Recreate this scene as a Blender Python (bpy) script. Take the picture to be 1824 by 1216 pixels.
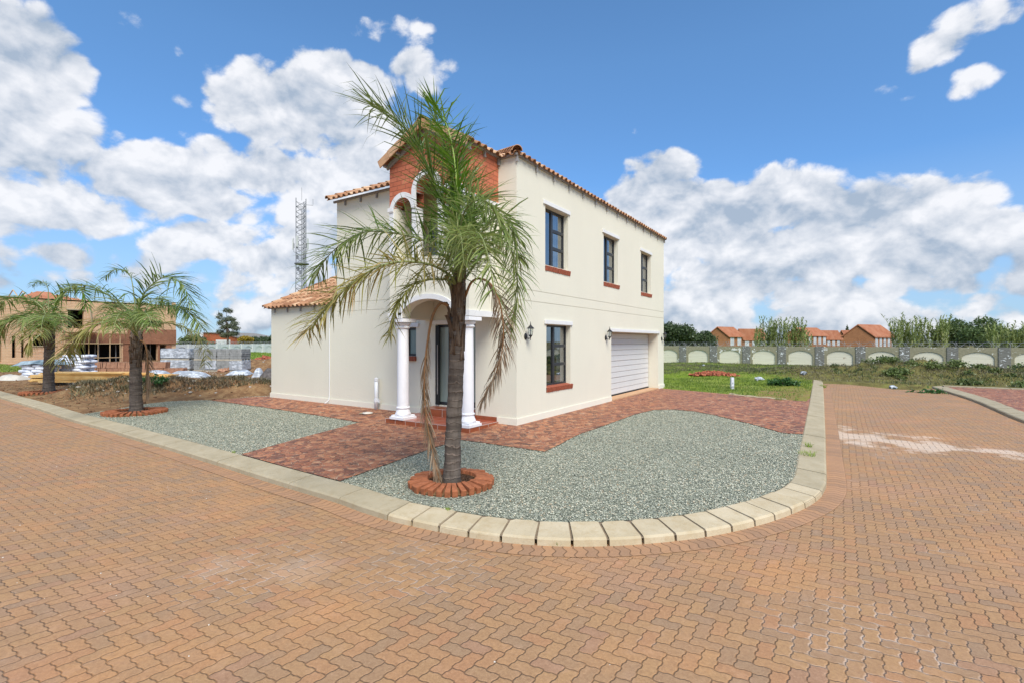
import bpy, bmesh, math, random
import numpy as np
from mathutils import Vector, Matrix
R = math.radians
random.seed(7); rng = np.random.default_rng(7)
for _o in list(bpy.data.objects): bpy.data.objects.remove(_o)
SC = bpy.context.scene; COL = SC.collection

# ------------------------------------------------------------------ camera
CAM = Vector((5.476, -8.416, 1.70)); FW = Vector((-.5530, .8332, 0)); RT = Vector((.8332, .5530, 0)); F = 883.0
cd = bpy.data.cameras.new('camera'); cam = bpy.data.objects.new('camera', cd); COL.objects.link(cam)
cd.sensor_width = 36; cd.lens = F/1824*36; cd.clip_start = .05; cd.clip_end = 3000
cam.location = CAM; cam.rotation_euler = (R(90), 0, math.asin(.5530)); SC.camera = cam

# ------------------------------------------------------------------ exposure
SC.view_settings.view_transform = 'Standard'; SC.view_settings.look = 'None'
SC.view_settings.exposure = 1.0; SC.view_settings.gamma = 1
SC.cycles.max_bounces = 6; SC.cycles.transparent_max_bounces = 12; SC.cycles.diffuse_bounces = 3
SC.cycles.use_denoising = True

# ------------------------------------------------------------------ sun and sky
SUN_EL, SUN_AZ = R(51), R(-38)      # azimuth measured from world +x
sd = Vector((math.cos(SUN_EL)*math.cos(SUN_AZ), math.cos(SUN_EL)*math.sin(SUN_AZ), math.sin(SUN_EL)))
sl = bpy.data.lights.new('sun', 'SUN'); sl.energy = 2.5; sl.angle = R(32); sl.color = (1, .95, .87)
so = bpy.data.objects.new('sun', sl); COL.objects.link(so); so.rotation_euler = sd.to_track_quat('Z', 'Y').to_euler()

W = bpy.data.worlds.new('World'); SC.world = W; W.use_nodes = True
nt = W.node_tree; nt.nodes.clear()
class NG:
    """tiny helper for node trees"""
    def __init__(s, t): s.t = t
    def n(s, typ, **k):
        nd = s.t.nodes.new(typ)
        for a, b in k.items(): setattr(nd, a, b)
        return nd
    def put(s, inp, v):
        if isinstance(v, bpy.types.NodeSocket): s.t.links.new(v, inp)
        else:
            try: inp.default_value = v
            except TypeError: inp.default_value = tuple(v)
    def m(s, op, a, b=None, c=None, clamp=False):
        nd = s.n('ShaderNodeMath', operation=op, use_clamp=clamp)
        for i, v in enumerate((a, b, c)):
            if v is not None: s.put(nd.inputs[i], v)
        return nd.outputs[0]
    def v(s, op, a, b=None, sc=None):
        nd = s.n('ShaderNodeVectorMath', operation=op)
        s.put(nd.inputs[0], a)
        if b is not None: s.put(nd.inputs[1], b)
        if sc is not None: s.put(nd.inputs['Scale'], sc)
        return nd.outputs['Value'] if op in ('LENGTH', 'DOT_PRODUCT', 'DISTANCE') else nd.outputs[0]
    def mr(s, v, a, b, c=0., d=1., smooth=False):
        nd = s.n('ShaderNodeMapRange'); nd.interpolation_type = 'SMOOTHSTEP' if smooth else 'LINEAR'
        for i, x in enumerate((v, a, b, c, d)): s.put(nd.inputs[i], x)
        return nd.outputs[0]
    def mix(s, f, a, b, typ='MIX'):
        nd = s.n('ShaderNodeMix', data_type='RGBA', blend_type=typ)
        s.put(nd.inputs[0], f); s.put(nd.inputs[6], c4(a)); s.put(nd.inputs[7], c4(b)); return nd.outputs[2]
    def noise(s, vec, scale, detail=4, rough=.55, w=False, dist=0.):
        nd = s.n('ShaderNodeTexNoise'); s.put(nd.inputs['Vector'], vec); s.put(nd.inputs['Scale'], scale)
        nd.inputs['Detail'].default_value = detail; nd.inputs['Roughness'].default_value = rough; nd.inputs['Distortion'].default_value = dist
        return nd.outputs[0]
    def vor(s, vec, scale, feature='F1', rnd=1.):
        nd = s.n('ShaderNodeTexVoronoi', feature=feature); s.put(nd.inputs['Vector'], vec); s.put(nd.inputs['Scale'], scale)
        nd.inputs['Randomness'].default_value = rnd
        return nd
    def xyz(s, v):
        nd = s.n('ShaderNodeSeparateXYZ'); s.put(nd.inputs[0], v); return nd.outputs
    def comb(s, x, y, z=0.):
        nd = s.n('ShaderNodeCombineXYZ')
        for i, q in enumerate((x, y, z)): s.put(nd.inputs[i], q)
        return nd.outputs[0]
    def ramp(s, f, stops):
        nd = s.n('ShaderNodeValToRGB'); s.put(nd.inputs[0], f); e = nd.color_ramp.elements
        while len(e) < len(stops): e.new(.5)
        for q, (p, c) in zip(e, stops): q.position = p; q.color = c4(c)
        return nd.outputs[0]
def c4(c):
    if isinstance(c, bpy.types.NodeSocket): return c
    return (c[0], c[1], c[2], 1.0)
def srgb(r, g, b):
    return tuple(((x/255)/12.92 if x/255 <= .04045 else ((x/255+.055)/1.055)**2.4) for x in (r, g, b))

g = NG(nt)
sky = g.n('ShaderNodeTexSky', sky_type='NISHITA'); sky.sun_disc = False; sky.sun_elevation = SUN_EL
sky.sun_rotation = R(90)-SUN_AZ; sky.altitude = 1500; sky.air_density = 1.0; sky.dust_density = .6; sky.ozone_density = 2.2
tc = g.n('ShaderNodeTexCoord').outputs['Generated']
dx = g.v('DOT_PRODUCT', tc, tuple(RT)); dy = g.v('DOT_PRODUCT', tc, tuple(FW)); dz = g.xyz(tc)[2]
az = g.m('ARCTAN2', dx, dy); el = g.m('ARCSINE', dz)
ae = g.comb(az, el, 0.)
def sph(u, v):
    a = math.atan((u-912)/F); return a, math.atan((608-v)/F*math.cos(a))
# cloud banks of the day: centre, half width, half height (photo pixels turned into sky angles), weight, softness
CB = [(30,95,125,95,1.0),(95,150,75,85,1.),(40,220,190,90,1),(110,300,190,80,1),(60,360,230,60,.95),(300,320,150,60,1),(350,350,150,50,.8),
      (470,320,130,45,.85),(560,200,170,70,1.0),(620,150,110,60,1),(420,170,58,34,.9),(470,215,90,40,.8),(740,135,75,48,.7),(705,70,50,36,.12),(600,260,150,40,.85),
      (560,320,200,60,.8),(320,178,26,12,.24),(620,330,230,60,.75),(270,380,180,36,.5),
      (120,455,70,28,.8),(370,430,110,45,.85),(450,455,60,40,.7),(300,500,240,46,.32),(130,520,200,40,.28),(480,560,330,70,.36),(620,430,150,80,.35),
      (1175,340,75,62,1),(1150,400,110,80,.9),(1270,365,52,42,.95),(1280,420,140,60,.95),(1400,360,115,62,1),(1500,400,170,70,1),(1560,355,70,40,.85),
      (1680,370,120,62,1),(1720,430,130,70,1),(1600,450,260,60,1),(1350,460,240,50,.9),(1850,480,120,60,.8),(1300,510,130,36,.75),
      (1480,520,160,32,.75),(1690,505,90,25,.65),(1765,540,60,22,.6),(1250,560,200,60,.6),(1500,570,330,50,.5),
      (1735,40,75,34,.34),(1685,75,60,30,.34),(1645,108,36,24,.30),(1560,168,46,20,.36),(1635,165,56,18,.20),(1722,148,44,24,.32)]
M = None
for (u, v, ru, rv, wt) in CB:
    a0, e0 = sph(u, v); a1, _ = sph(u+ru, v); a2, _ = sph(u-ru, v); _, e1 = sph(u, v-rv)
    ra = abs(a1-a2)/2; re = abs(e1-e0)
    q = g.v('MULTIPLY', g.v('SUBTRACT', ae, (a0, e0, 0)), (1/ra, 1/re, 0))
    k = g.m('MULTIPLY_ADD', g.v('DOT_PRODUCT', q, q), -wt*.8, wt)
    M = k if M is None else g.m('MAXIMUM', M, k)
# the rest of the sky (beside and behind the view) carries scattered banks of its own
wide = g.mr(g.noise(tc, 1.7, 2), .44, .72, -.5, .9)
wide = g.m('SUBTRACT', wide, g.m('MULTIPLY', g.m('SUBTRACT', 1., g.mr(g.m('ABSOLUTE', az), .85, 1.1)), 2.))
M = g.m('MAXIMUM', M, g.m('MAXIMUM', wide, g.m('MULTIPLY_ADD', g.mr(el, .0, .13), -.9, .30)))
M = g.m('MAXIMUM', M, -.7)
st = g.v('MULTIPLY', tc, (1, 1, 1.35))
warp = g.n('ShaderNodeTexNoise'); g.put(warp.inputs['Vector'], st); warp.inputs['Scale'].default_value = 7; warp.inputs['Detail'].default_value = 2
stw = g.v('ADD', st, g.v('SCALE', g.v('SUBTRACT', warp.outputs[1], (.5, .5, .5)), None, .05))
na = g.noise(stw, 6.0, 8, .62)
vb = g.vor(stw, 15., 'F1').outputs['Distance']; vc = g.vor(stw, 37., 'F1').outputs['Distance']
puff = g.m('MULTIPLY_ADD', vb, -.36, g.m('MULTIPLY_ADD', vc, -.16, .24))
n0 = g.m('ADD', g.m('SUBTRACT', na, .5), puff)
dens = g.m('ADD', g.m('MULTIPLY', M, .52), g.m('MULTIPLY_ADD', n0, 1.25, -.01))
alpha = g.mr(dens, -.03, .17, 0, 1, True)
nl = g.noise(g.v('ADD', stw, tuple((sd*.3+Vector((0, 0, .8)))*.03)), 6.0, 4, .6)
lit = g.m('MULTIPLY_ADD', g.m('SUBTRACT', na, nl), 4.4, .66)
lit = g.m('ADD', lit, g.m('MULTIPLY', puff, 1.1))
lit = g.m('SUBTRACT', lit, g.m('MULTIPLY', g.mr(dens, .15, .8), .12))
lit = g.m('ADD', lit, g.mr(g.noise(st, 3.2, 2), .35, .68, -.18, .22))
lit = g.m('ADD', lit, g.mr(el, .03, .40, -.16, .10), clamp=True)
EXPK = .5
cw = g.ramp(lit, [(0, tuple(x*EXPK for x in srgb(172, 188, 208))), (.42, tuple(x*EXPK for x in srgb(212, 219, 230))), (1, tuple(x*EXPK*1.06 for x in srgb(244, 245, 249)))])
skc = g.v('SCALE', sky.outputs[0], None, .10)
skc = g.v('MULTIPLY', skc, (.72, 1.0, 1.12))
skc = g.v('MULTIPLY', skc, g.comb(g.mr(el, .05, .5, .62, 1.), g.mr(el, .05, .5, .66, 1.), g.mr(el, .05, .5, .78, 1.)))
hz = g.mr(el, .0, .30, .80, 0.)
skc = g.mix(hz, skc, tuple(x*EXPK for x in srgb(176, 200, 224)))
fin = g.mix(g.m('MULTIPLY', alpha, .96), skc, cw)
bg = g.n('ShaderNodeBackground'); g.put(bg.inputs[0], fin); bg.inputs[1].default_value = 1.0
ow = g.n('ShaderNodeOutputWorld'); nt.links.new(bg.outputs[0], ow.inputs[0])
W.cycles.sampling_method = 'MANUAL'; W.cycles.sample_map_resolution = 512

# ------------------------------------------------------------------ small tools
def base(y):                       # the forecourt falls 5 cm towards the road
    t = min(1., max(0., -y)); return -.05*t*t*(3-2*t)
def at(u, v, Y):                   # point seen at (u, v) and Y metres ahead
    p = CAM+RT*((u-912)/F*Y)+FW*Y; p.z = 1.7+(608-v)/F*Y; return p
def G(u, v, off=0.):               # point of the ground seen at (u, v)
    z = off
    for _ in range(6):
        Y = F*(1.7-z)/(v-608.); p = at(u, v, Y); z = base(p.y)+off
    return p
MATS = {}
def mat(name, color=(.5, .5, .5), rough=.8, spec=.3, fn=None, metal=0., bump=0., bscale=40., var=.0, vscale=3., trans=0.):
    """a procedural material; fn(g, pos) may return (colour, height or None)"""
    if name in MATS: return MATS[name]
    m = bpy.data.materials.new(name); m.use_nodes = True; t = m.node_tree; g = NG(t)
    p = t.nodes['Principled BSDF']; p.inputs['Roughness'].default_value = rough
    p.inputs['Specular IOR Level'].default_value = spec; p.inputs['Metallic'].default_value = metal
    pos = g.n('ShaderNodeNewGeometry').outputs['Position']
    col = c4(color); h = None; bd = .01
    if fn:
        res = fn(g, pos); col = res[0]; h = res[1]
        if len(res) > 2: bd = res[2]
        if len(res) > 3: g.put(p.inputs['Roughness'], res[3])
    elif var > 0:
        f = g.noise(pos, vscale, 5, .6)
        col = g.mix(g.mr(f, .25, .75), tuple(x*(1-var) for x in color), tuple(min(1, x*(1+var)) for x in color))
    g.put(p.inputs['Base Color'], col)
    if h is None and bump > 0: h = g.noise(pos, bscale, 4); bd = bump
    if h is not None:
        b = g.n('ShaderNodeBump'); g.put(b.inputs['Height'], h); b.inputs['Distance'].default_value = bd; b.inputs['Strength'].default_value = 1.
        t.links.new(b.outputs[0], p.inputs['Normal'])
    if trans > 0:
        tr = g.n('ShaderNodeBsdfTranslucent'); g.put(tr.inputs[0], col)
        mx = g.n('ShaderNodeMixShader'); mx.inputs[0].default_value = trans
        t.links.new(p.outputs[0], mx.inputs[1]); t.links.new(tr.outputs[0], mx.inputs[2])
        t.links.new(mx.outputs[0], t.nodes['Material Output'].inputs[0])
    MATS[name] = m; return m

def link(name, me, m, parent=None, smooth=False):
    o = bpy.data.objects.new(name, me); COL.objects.link(o)
    if m is not None and not me.materials:
        for q in (m if isinstance(m, (list, tuple)) else [m]): me.materials.append(q)
    if parent is not None: o.parent = parent
    if smooth:
        me.polygons.foreach_set('use_smooth', [True]*len(me.polygons))
    return o
def obj(name, bm, m, parent=None, smooth=False):
    me = bpy.data.meshes.new(name); bm.to_mesh(me); bm.free(); return link(name, me, m, parent, smooth)
def arr(name, V, Fc, m, parent=None, tint=None, smooth=False, mi=None):
    """mesh from arrays; tint = one value per face"""
    me = bpy.data.meshes.new(name); V = np.asarray(V, dtype=np.float32).reshape(-1, 3)
    if isinstance(Fc, np.ndarray):
        nf, k = Fc.shape; me.vertices.add(len(V)); me.vertices.foreach_set('co', V.ravel())
        me.loops.add(nf*k); me.loops.foreach_set('vertex_index', Fc.ravel().astype(np.int32))
        me.polygons.add(nf); me.polygons.foreach_set('loop_start', np.arange(0, nf*k, k, dtype=np.int32))
        me.update(calc_edges=True); me.validate()
    else:
        me.from_pydata([tuple(map(float, v)) for v in V], [], Fc)
    if tint is not None:
        a = me.attributes.new('tint', 'FLOAT', 'FACE'); a.data.foreach_set('value', np.asarray(tint, dtype=np.float32))
    o = link(name, me, m, parent, smooth)
    if mi is not None: me.polygons.foreach_set('material_index', np.asarray(mi, dtype=np.int32))
    return o
def tag(o, label=None, cat=None, group=None, kind=None):
    if label: o['label'] = label
    if cat: o['category'] = cat
    if group: o['group'] = group
    if kind: o['kind'] = kind
    return o
def thing(name, label, cat, loc=(0, 0, 0), rz=0, group=None):
    o = bpy.data.objects.new(name, None); COL.objects.link(o); o.location = loc; o.rotation_euler = (0, 0, rz)
    o.empty_display_size = .2
    return tag(o, label, cat, group)
def dup(root, loc=None, rz=None, label=None, scale=None):
    r = root.copy(); COL.objects.link(r)
    for k in ('label',):
        if label: r[k] = label
    if loc is not None: r.location = loc
    if rz is not None: r.rotation_euler = (0, 0, rz)
    if scale: r.scale = scale
    for ch in list(root.children):
        c = ch.copy(); COL.objects.link(c); c.parent = r
        for q in ch.children:
            d = q.copy(); COL.objects.link(d); d.parent = c
    return r
def struct(o, kind='structure'):
    o['kind'] = kind; return o

def box(bm, x0, x1, y0, y1, z0, z1, M=None, mi=0):
    c = [(x0, y0, z0), (x1, y0, z0), (x1, y1, z0), (x0, y1, z0), (x0, y0, z1), (x1, y0, z1), (x1, y1, z1), (x0, y1, z1)]
    v = [bm.verts.new(M @ Vector(p) if M else p) for p in c]
    for f in ((3, 2, 1, 0), (4, 5, 6, 7), (0, 1, 5, 4), (1, 2, 6, 5), (2, 3, 7, 6), (3, 0, 4, 7)):
        q = bm.faces.new([v[i] for i in f]); q.material_index = mi
    return v
def bbox(x0, x1, y0, y1, z0, z1, bev=0., M=None):
    bm = bmesh.new(); box(bm, x0, x1, y0, y1, z0, z1, M)
    if bev: bmesh.ops.bevel(bm, geom=bm.edges[:], offset=bev, segments=2, affect='EDGES')
    return bm
def lathe(bm, prof, seg=24, c=(0, 0, 0), M=None, cap=True):
    rings = []
    for r, z in prof:
        rg = []
        for i in range(seg):
            a = 2*math.pi*i/seg; p = Vector((c[0]+r*math.cos(a), c[1]+r*math.sin(a), c[2]+z))
            rg.append(bm.verts.new(M @ p if M else p))
        rings.append(rg)
    for a, b in zip(rings, rings[1:]):
        for i in range(seg):
            j = (i+1) % seg; bm.faces.new((a[i], a[j], b[j], b[i]))
    if cap: bm.faces.new(rings[0][::-1]); bm.faces.new(rings[-1])
def tube(bm, pts, r, seg=8, r1=None, cap=True):
    pts = [Vector(p) for p in pts]; n = len(pts); rings = []; prev = None
    for i, p in enumerate(pts):
        t = (pts[min(i+1, n-1)]-pts[max(i-1, 0)]).normalized()
        a = prev if prev is not None else (Vector((0, 0, 1)) if abs(t.z) < .9 else Vector((1, 0, 0)))
        s = (a - t*a.dot(t))
        if s.length < 1e-5: s = t.orthogonal()
        s.normalize(); prev = s; b = t.cross(s)
        rr = r if r1 is None else r+(r1-r)*i/(n-1)
        if isinstance(r, (list, tuple)): rr = r[i]
        rings.append([bm.verts.new(p+(s*math.cos(2*math.pi*k/seg)+b*math.sin(2*math.pi*k/seg))*rr) for k in range(seg)])
    for a, b in zip(rings, rings[1:]):
        for k in range(seg):
            j = (k+1) % seg; bm.faces.new((a[k], a[j], b[j], b[k]))
    if cap: bm.faces.new(rings[0][::-1]); bm.faces.new(rings[-1])
def spline(pts, n):
    """catmull-rom through pts, n samples evenly by length"""
    P = [Vector(p) for p in pts]; P = [P[0]*2-P[1]]+P+[P[-1]*2-P[-2]]; out = []
    for i in range(1, len(P)-2):
        for k in range(16):
            t = k/16; a, b, c, d = P[i-1:i+3]
            out.append(.5*((2*b)+(c-a)*t+(2*a-5*b+4*c-d)*t*t+(3*b-a-3*c+d)*t**3))
    out.append(P[-2]); L = [0]
    for a, b in zip(out, out[1:]): L.append(L[-1]+(b-a).length)
    res = []; j = 0
    for k in range(n):
        s = L[-1]*k/(n-1)
        while j < len(L)-2 and L[j+1] < s: j += 1
        f = (s-L[j])/max(1e-9, L[j+1]-L[j]); res.append(out[j].lerp(out[j+1], min(1, f)))
    return res

# ------------------------------------------------------------------ materials
def tintattr(g):
    a = g.n('ShaderNodeAttribute', attribute_name='tint'); return a.outputs['Fac']
def stucco(c):
    def fn(g, p):
        f = g.noise(p, .9, 4); f2 = g.noise(p, 160, 3); f3 = g.noise(g.v('MULTIPLY', p, (3, 3, .35)), 1.6, 5, .6)
        col = g.mix(g.mr(f, .3, .7), tuple(x*.965 for x in c), c)
        col = g.mix(g.mr(f3, .5, .8, 0, .16), col, tuple(x*.86 for x in c))
        return col, g.m('ADD', f2, g.m('MULTIPLY', g.noise(p, 24, 3), 1.2)), .0022
    return fn
WALLC = (.72, .695, .575)
m_wall = mat('cream_stucco', rough=.92, spec=.15, fn=stucco(WALLC))
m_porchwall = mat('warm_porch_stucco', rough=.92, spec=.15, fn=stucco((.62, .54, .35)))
m_plinth = mat('plinth_stucco', rough=.9, spec=.15, fn=stucco((.76, .725, .61)))
m_white = mat('white_paint', (.72, .72, .71), .55, .3, var=.04, vscale=6, bump=.0006, bscale=90)
m_colw = mat('white_column_paint', (.80, .80, .81), .6, .3, var=.05, vscale=2.5, bump=.001, bscale=60)
m_black = mat('charcoal_aluminium', (.025, .027, .031), .4, .5)
m_lamp = mat('black_cast_metal', (.012, .012, .013), .5, .5)
m_grey = mat('galvanised_metal', (.30, .29, .28), .55, .4, var=.15, vscale=9)
m_pvc = mat('white_pvc', (.72, .74, .76), .4, .4, var=.05)
m_dark = mat('dark_interior', (.035, .034, .033), .9)
def glassmat(name, tintc, refl=.10, tr=.75):
    m = bpy.data.materials.new(name); m.use_nodes = True; t = m.node_tree; t.nodes.clear(); g = NG(t)
    lw = g.n('ShaderNodeLayerWeight'); lw.inputs[0].default_value = .35
    gl = g.n('ShaderNodeBsdfGlossy'); gl.inputs['Roughness'].default_value = .015; gl.inputs[0].default_value = (.95, .97, 1, 1)
    tp = g.n('ShaderNodeBsdfTransparent'); tp.inputs[0].default_value = c4(tintc)
    mx = g.n('ShaderNodeMixShader'); f = g.m('MULTIPLY_ADD', lw.outputs['Facing'], .55, refl, clamp=True)
    g.put(mx.inputs[0], f); t.links.new(tp.outputs[0], mx.inputs[1]); t.links.new(gl.outputs[0], mx.inputs[2])
    o = g.n('ShaderNodeOutputMaterial'); t.links.new(mx.outputs[0], o.inputs[0]); return m
m_glass = glassmat('window_glass', (.50, .54, .56), .14)
m_lampglass = glassmat('lamp_glass', (.85, .88, .88), .05)
m_frost = mat('frosted_glass', (.18, .26, .25), .25, .6)
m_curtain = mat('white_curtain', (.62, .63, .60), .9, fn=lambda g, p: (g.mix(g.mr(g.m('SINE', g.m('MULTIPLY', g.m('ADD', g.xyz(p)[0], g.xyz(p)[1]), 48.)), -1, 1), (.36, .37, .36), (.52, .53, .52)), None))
def bricks(c1, c2, mortar, wall='x', bw=.23, bh=.085, ms=.012, jit=.5, tilt=None):
    def fn(g, p):
        x, y, z = g.xyz(p)
        if wall == 'both':
            h = g.m('ADD', x, y)
        else: h = y if wall == 'x' else x
        vec = g.comb(h, z, 0.)
        b = g.n('ShaderNodeTexBrick'); g.put(b.inputs['Vector'], vec); b.inputs['Scale'].default_value = 1.
        b.inputs['Brick Width'].default_value = bw; b.inputs['Row Height'].default_value = bh; b.inputs['Mortar Size'].default_value = ms
        b.inputs['Mortar Smooth'].default_value = .3; b.inputs['Bias'].default_value = 0.
        b.inputs['Color1'].default_value = c4(c1); b.inputs['Color2'].default_value = c4(c2); b.inputs['Mortar'].default_value = c4(mortar)
        n = g.noise(p, 14, 4); n2 = g.noise(p, 1.1, 4)
        col = g.mix(g.mr(n, .3, .75, 0, .5), b.outputs[0], tuple(x*.7 for x in c1))
        col = g.mix(g.mr(n2, .35, .7, 0, .35), col, tuple(min(1, x*1.3) for x in c2))
        return col, g.m('ADD', g.m('MULTIPLY', b.outputs['Fac'], -1.), g.m('MULTIPLY', n, .25)), .006
    return fn
m_brick = mat('red_face_brick', rough=.8, spec=.25, fn=bricks(srgb(176, 98, 70), srgb(196, 120, 90), srgb(112, 68, 50), 'both', .25, .098, .007))
m_sill = mat('brick_sill', (.30, .085, .045), .75, .3, var=.35, vscale=26, bump=.002, bscale=80)
m_sillm = mat('sill_mortar', (.10, .05, .035), .9)
def rooftile(g, p):
    t = tintattr(g); n = g.noise(p, 7, 5, .6); n2 = g.noise(p, 1.3, 3)
    col = g.ramp(t, [(0, srgb(138, 98, 70)), (.35, srgb(172, 126, 92)), (.7, srgb(190, 150, 114)), (1, srgb(202, 172, 140))])
    col = g.mix(g.mr(n, .45, .8, 0, .55), col, srgb(120, 74, 52))
    col = g.mix(g.mr(n2, .5, .8, 0, .3), col, srgb(210, 172, 140))
    return col, g.noise(p, 60, 3), .002
m_tile = mat('terracotta_roof_tile', rough=.75, spec=.3, fn=rooftile)
m_quarry = mat('red_quarry_tile', rough=.28, spec=.5, fn=lambda g, p: (lambda b: (g.mix(g.mr(g.noise(p, 5, 4), .3, .7, 0, .4), b.outputs[0], srgb(128, 62, 44)), None))(
    (lambda b: (g.put(b.inputs['Vector'], g.comb(g.xyz(p)[0], g.m('ADD', g.xyz(p)[1], g.m('MULTIPLY', g.xyz(p)[2], .01)))), setattr(b, 'offset', 0.), g.put(b.inputs['Scale'], 1.), g.put(b.inputs['Brick Width'], .3), g.put(b.inputs['Row Height'], .3),
     g.put(b.inputs['Mortar Size'], .006), g.put(b.inputs['Color1'], c4(srgb(168, 88, 62))), g.put(b.inputs['Color2'], c4(srgb(150, 74, 52))), g.put(b.inputs['Mortar'], c4(srgb(190, 170, 155))), b)[-1])(g.n('ShaderNodeTexBrick'))))
m_quarryedge = mat('red_step_tile', (.30, .085, .035), .35, .4, var=.2, vscale=8)
m_grout = mat('tile_grout', (.55, .5, .46), .9)

def paver(zoff=0., strip=False):
    """interlocking clay-coloured concrete pavers laid in herringbone, wavy edges"""
    def fn(g, p):
        x, y, z = g.xyz(p)
        s = 1/.089
        X = g.m('MULTIPLY', x, s); Y = g.m('MULTIPLY', y, s)
        # slight laying error
        wn = g.n('ShaderNodeTexNoise'); g.put(wn.inputs['Vector'], p); wn.inputs['Scale'].default_value = .8; wn.inputs['Detail'].default_value = 2
        ws = g.xyz(wn.outputs[1]); X = g.m('MULTIPLY_ADD', ws[0], .5, X); Y = g.m('MULTIPLY_ADD', ws[1], .5, Y)
        def wave(a):   # rounded zigzag, period 1
            return g.m('MULTIPLY', g.m('MAXIMUM', g.m('MINIMUM', g.m('MULTIPLY', g.m('SINE', g.m('MULTIPLY', a, 2*math.pi)), 1.7), 1.), -1.), .052)
        X2 = g.m('ADD', X, wave(Y)); Y2 = g.m('ADD', Y, wave(X))
        i = g.m('FLOOR', X2); j = g.m('FLOOR', Y2); fx = g.m('SUBTRACT', X2, i); fy = g.m('SUBTRACT', Y2, j)
        k = g.m('FLOORED_MODULO', g.m('SUBTRACT', i, j), 4.)
        k1 = g.m('COMPARE', k, 1., .1); k2 = g.m('COMPARE', k, 2., .1); vert = g.m('GREATER_THAN', k, 1.5)
        k0 = g.m('COMPARE', k, 0., .1); k3 = g.m('COMPARE', k, 3., .1)
        # distance to the joint, ignoring the seam inside a paver
        big = 1.
        dl = g.m('ADD', fx, g.m('MULTIPLY', k1, big)); dr = g.m('ADD', g.m('SUBTRACT', 1., fx), g.m('MULTIPLY', k0, big))
        db = g.m('ADD', fy, g.m('MULTIPLY', k2, big)); dt = g.m('ADD', g.m('SUBTRACT', 1., fy), g.m('MULTIPLY', k3, big))
        d = g.m('MINIMUM', g.m('MINIMUM', dl, dr), g.m('MINIMUM', db, dt))
        idv = g.comb(g.m('SUBTRACT', i, k1), g.m('SUBTRACT', j, k2), vert)
        wn2 = g.n('ShaderNodeTexWhiteNoise', noise_dimensions='3D'); g.put(wn2.inputs['Vector'], idv)
        rv = wn2.outputs['Value']; rc = g.xyz(wn2.outputs['Color'])
        big1 = g.noise(p, .35, 4, .55); big2 = g.noise(g.v('ADD', p, (31, 7, 0)), .8, 5, .6); fine = g.noise(p, 45, 5, .7); med = g.noise(p, 9, 4)
        col = g.ramp(g.m('ADD', g.m('MULTIPLY', rv, .62), g.m('MULTIPLY', big1, .38)), [(.05, srgb(144, 121, 96)), (.3, srgb(158, 126, 94)), (.45, srgb(164, 128, 91)), (.6, srgb(169, 132, 92)), (.78, srgb(168, 125, 89)), (.97, srgb(164, 114, 86))])
        col = g.mix(g.mr(big2, .52, .72, 0, .55), col, srgb(196, 142, 92))            # sandy orange silt
        col = g.mix(g.mr(g.noise(p, .55, 4), .55, .75, 0, .35), col, srgb(186, 140, 118))
        col = g.mix(g.mr(g.m('MULTIPLY', g.m('GREATER_THAN', rc[0], .96), 1.), 0, 1, 0, .3), col, srgb(138, 122, 108))
        col = g.mix(g.mr(fine, .3, .6, .45, 0), col, srgb(122, 88, 64))
        sp_ = g.noise(p, 130, 2, .7); col = g.mix(g.mr(sp_, .58, .72, 0, .35), col, srgb(206, 172, 138)); col = g.mix(g.mr(sp_, .40, .30, 0, .35), col, srgb(104, 76, 60))
        col = g.mix(g.mr(med, .55, .85, 0, .3), col, srgb(196, 158, 130))
        # joints: mostly dark sand, here and there white with lime
        jn = g.mr(d, .010, .044, 1, 0, True)
        ef = g.mr(g.noise(g.v('ADD', p, (5, 3, 0)), .75, 5, .65), .60, .68)
        efd = g.mr(d, .02, .14, 1, 0)
        jc = g.mix(g.mr(big2, .42, .62), srgb(104, 76, 54), srgb(150, 106, 64))
        col = g.mix(g.m('MULTIPLY', jn, .72), col, jc)
        spot = g.mr(g.m('MINIMUM', g.v('LENGTH', g.v('SUBTRACT', g.v('MULTIPLY', p, (1, 1, 0)), (1.5, -6.2, 0))), g.m('MINIMUM', g.v('LENGTH', g.v('SUBTRACT', g.v('MULTIPLY', p, (1, 1, 0)), (5.6, -4.6, 0))), g.v('LENGTH', g.v('SUBTRACT', g.v('MULTIPLY', p, (1, 1, 0)), (2.6, -5.4, 0))))), .35, .75, 1, 0)
        efn = g.m('MULTIPLY', g.m('MULTIPLY', g.m('MAXIMUM', ef, spot), efd), g.mr(g.noise(p, 11, 4), .42, .6))
        col = g.mix(g.m('MULTIPLY', efn, .42), col, srgb(222, 206, 190))
        # the long lime wash across the side road, and a few paler patches
        yy = g.m('SUBTRACT', y, g.m('MULTIPLY_ADD', x, -.12, 3.65)); nn = g.noise(g.v('MULTIPLY', p, (1, 1, 1)), 1.7, 5, .65)
        band = g.m('SUBTRACT', 1., g.m('DIVIDE', g.m('ABSOLUTE', yy), g.mr(x, 5.2, 8.6, 1.45, .5)))
        band = g.m('ADD', band, g.m('MULTIPLY_ADD', nn, 3.6, -2.15))
        band = g.m('MULTIPLY', g.mr(band, .0, .45), g.m('MULTIPLY', g.mr(x, 5.1, 5.5), g.mr(x, 9.0, 8.0)))
        band = g.m('MULTIPLY', band, g.mr(jn, 0, 1, 1, .12))
        col = g.mix(g.m('MULTIPLY', band, .56), col, srgb(222, 204, 184))
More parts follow.
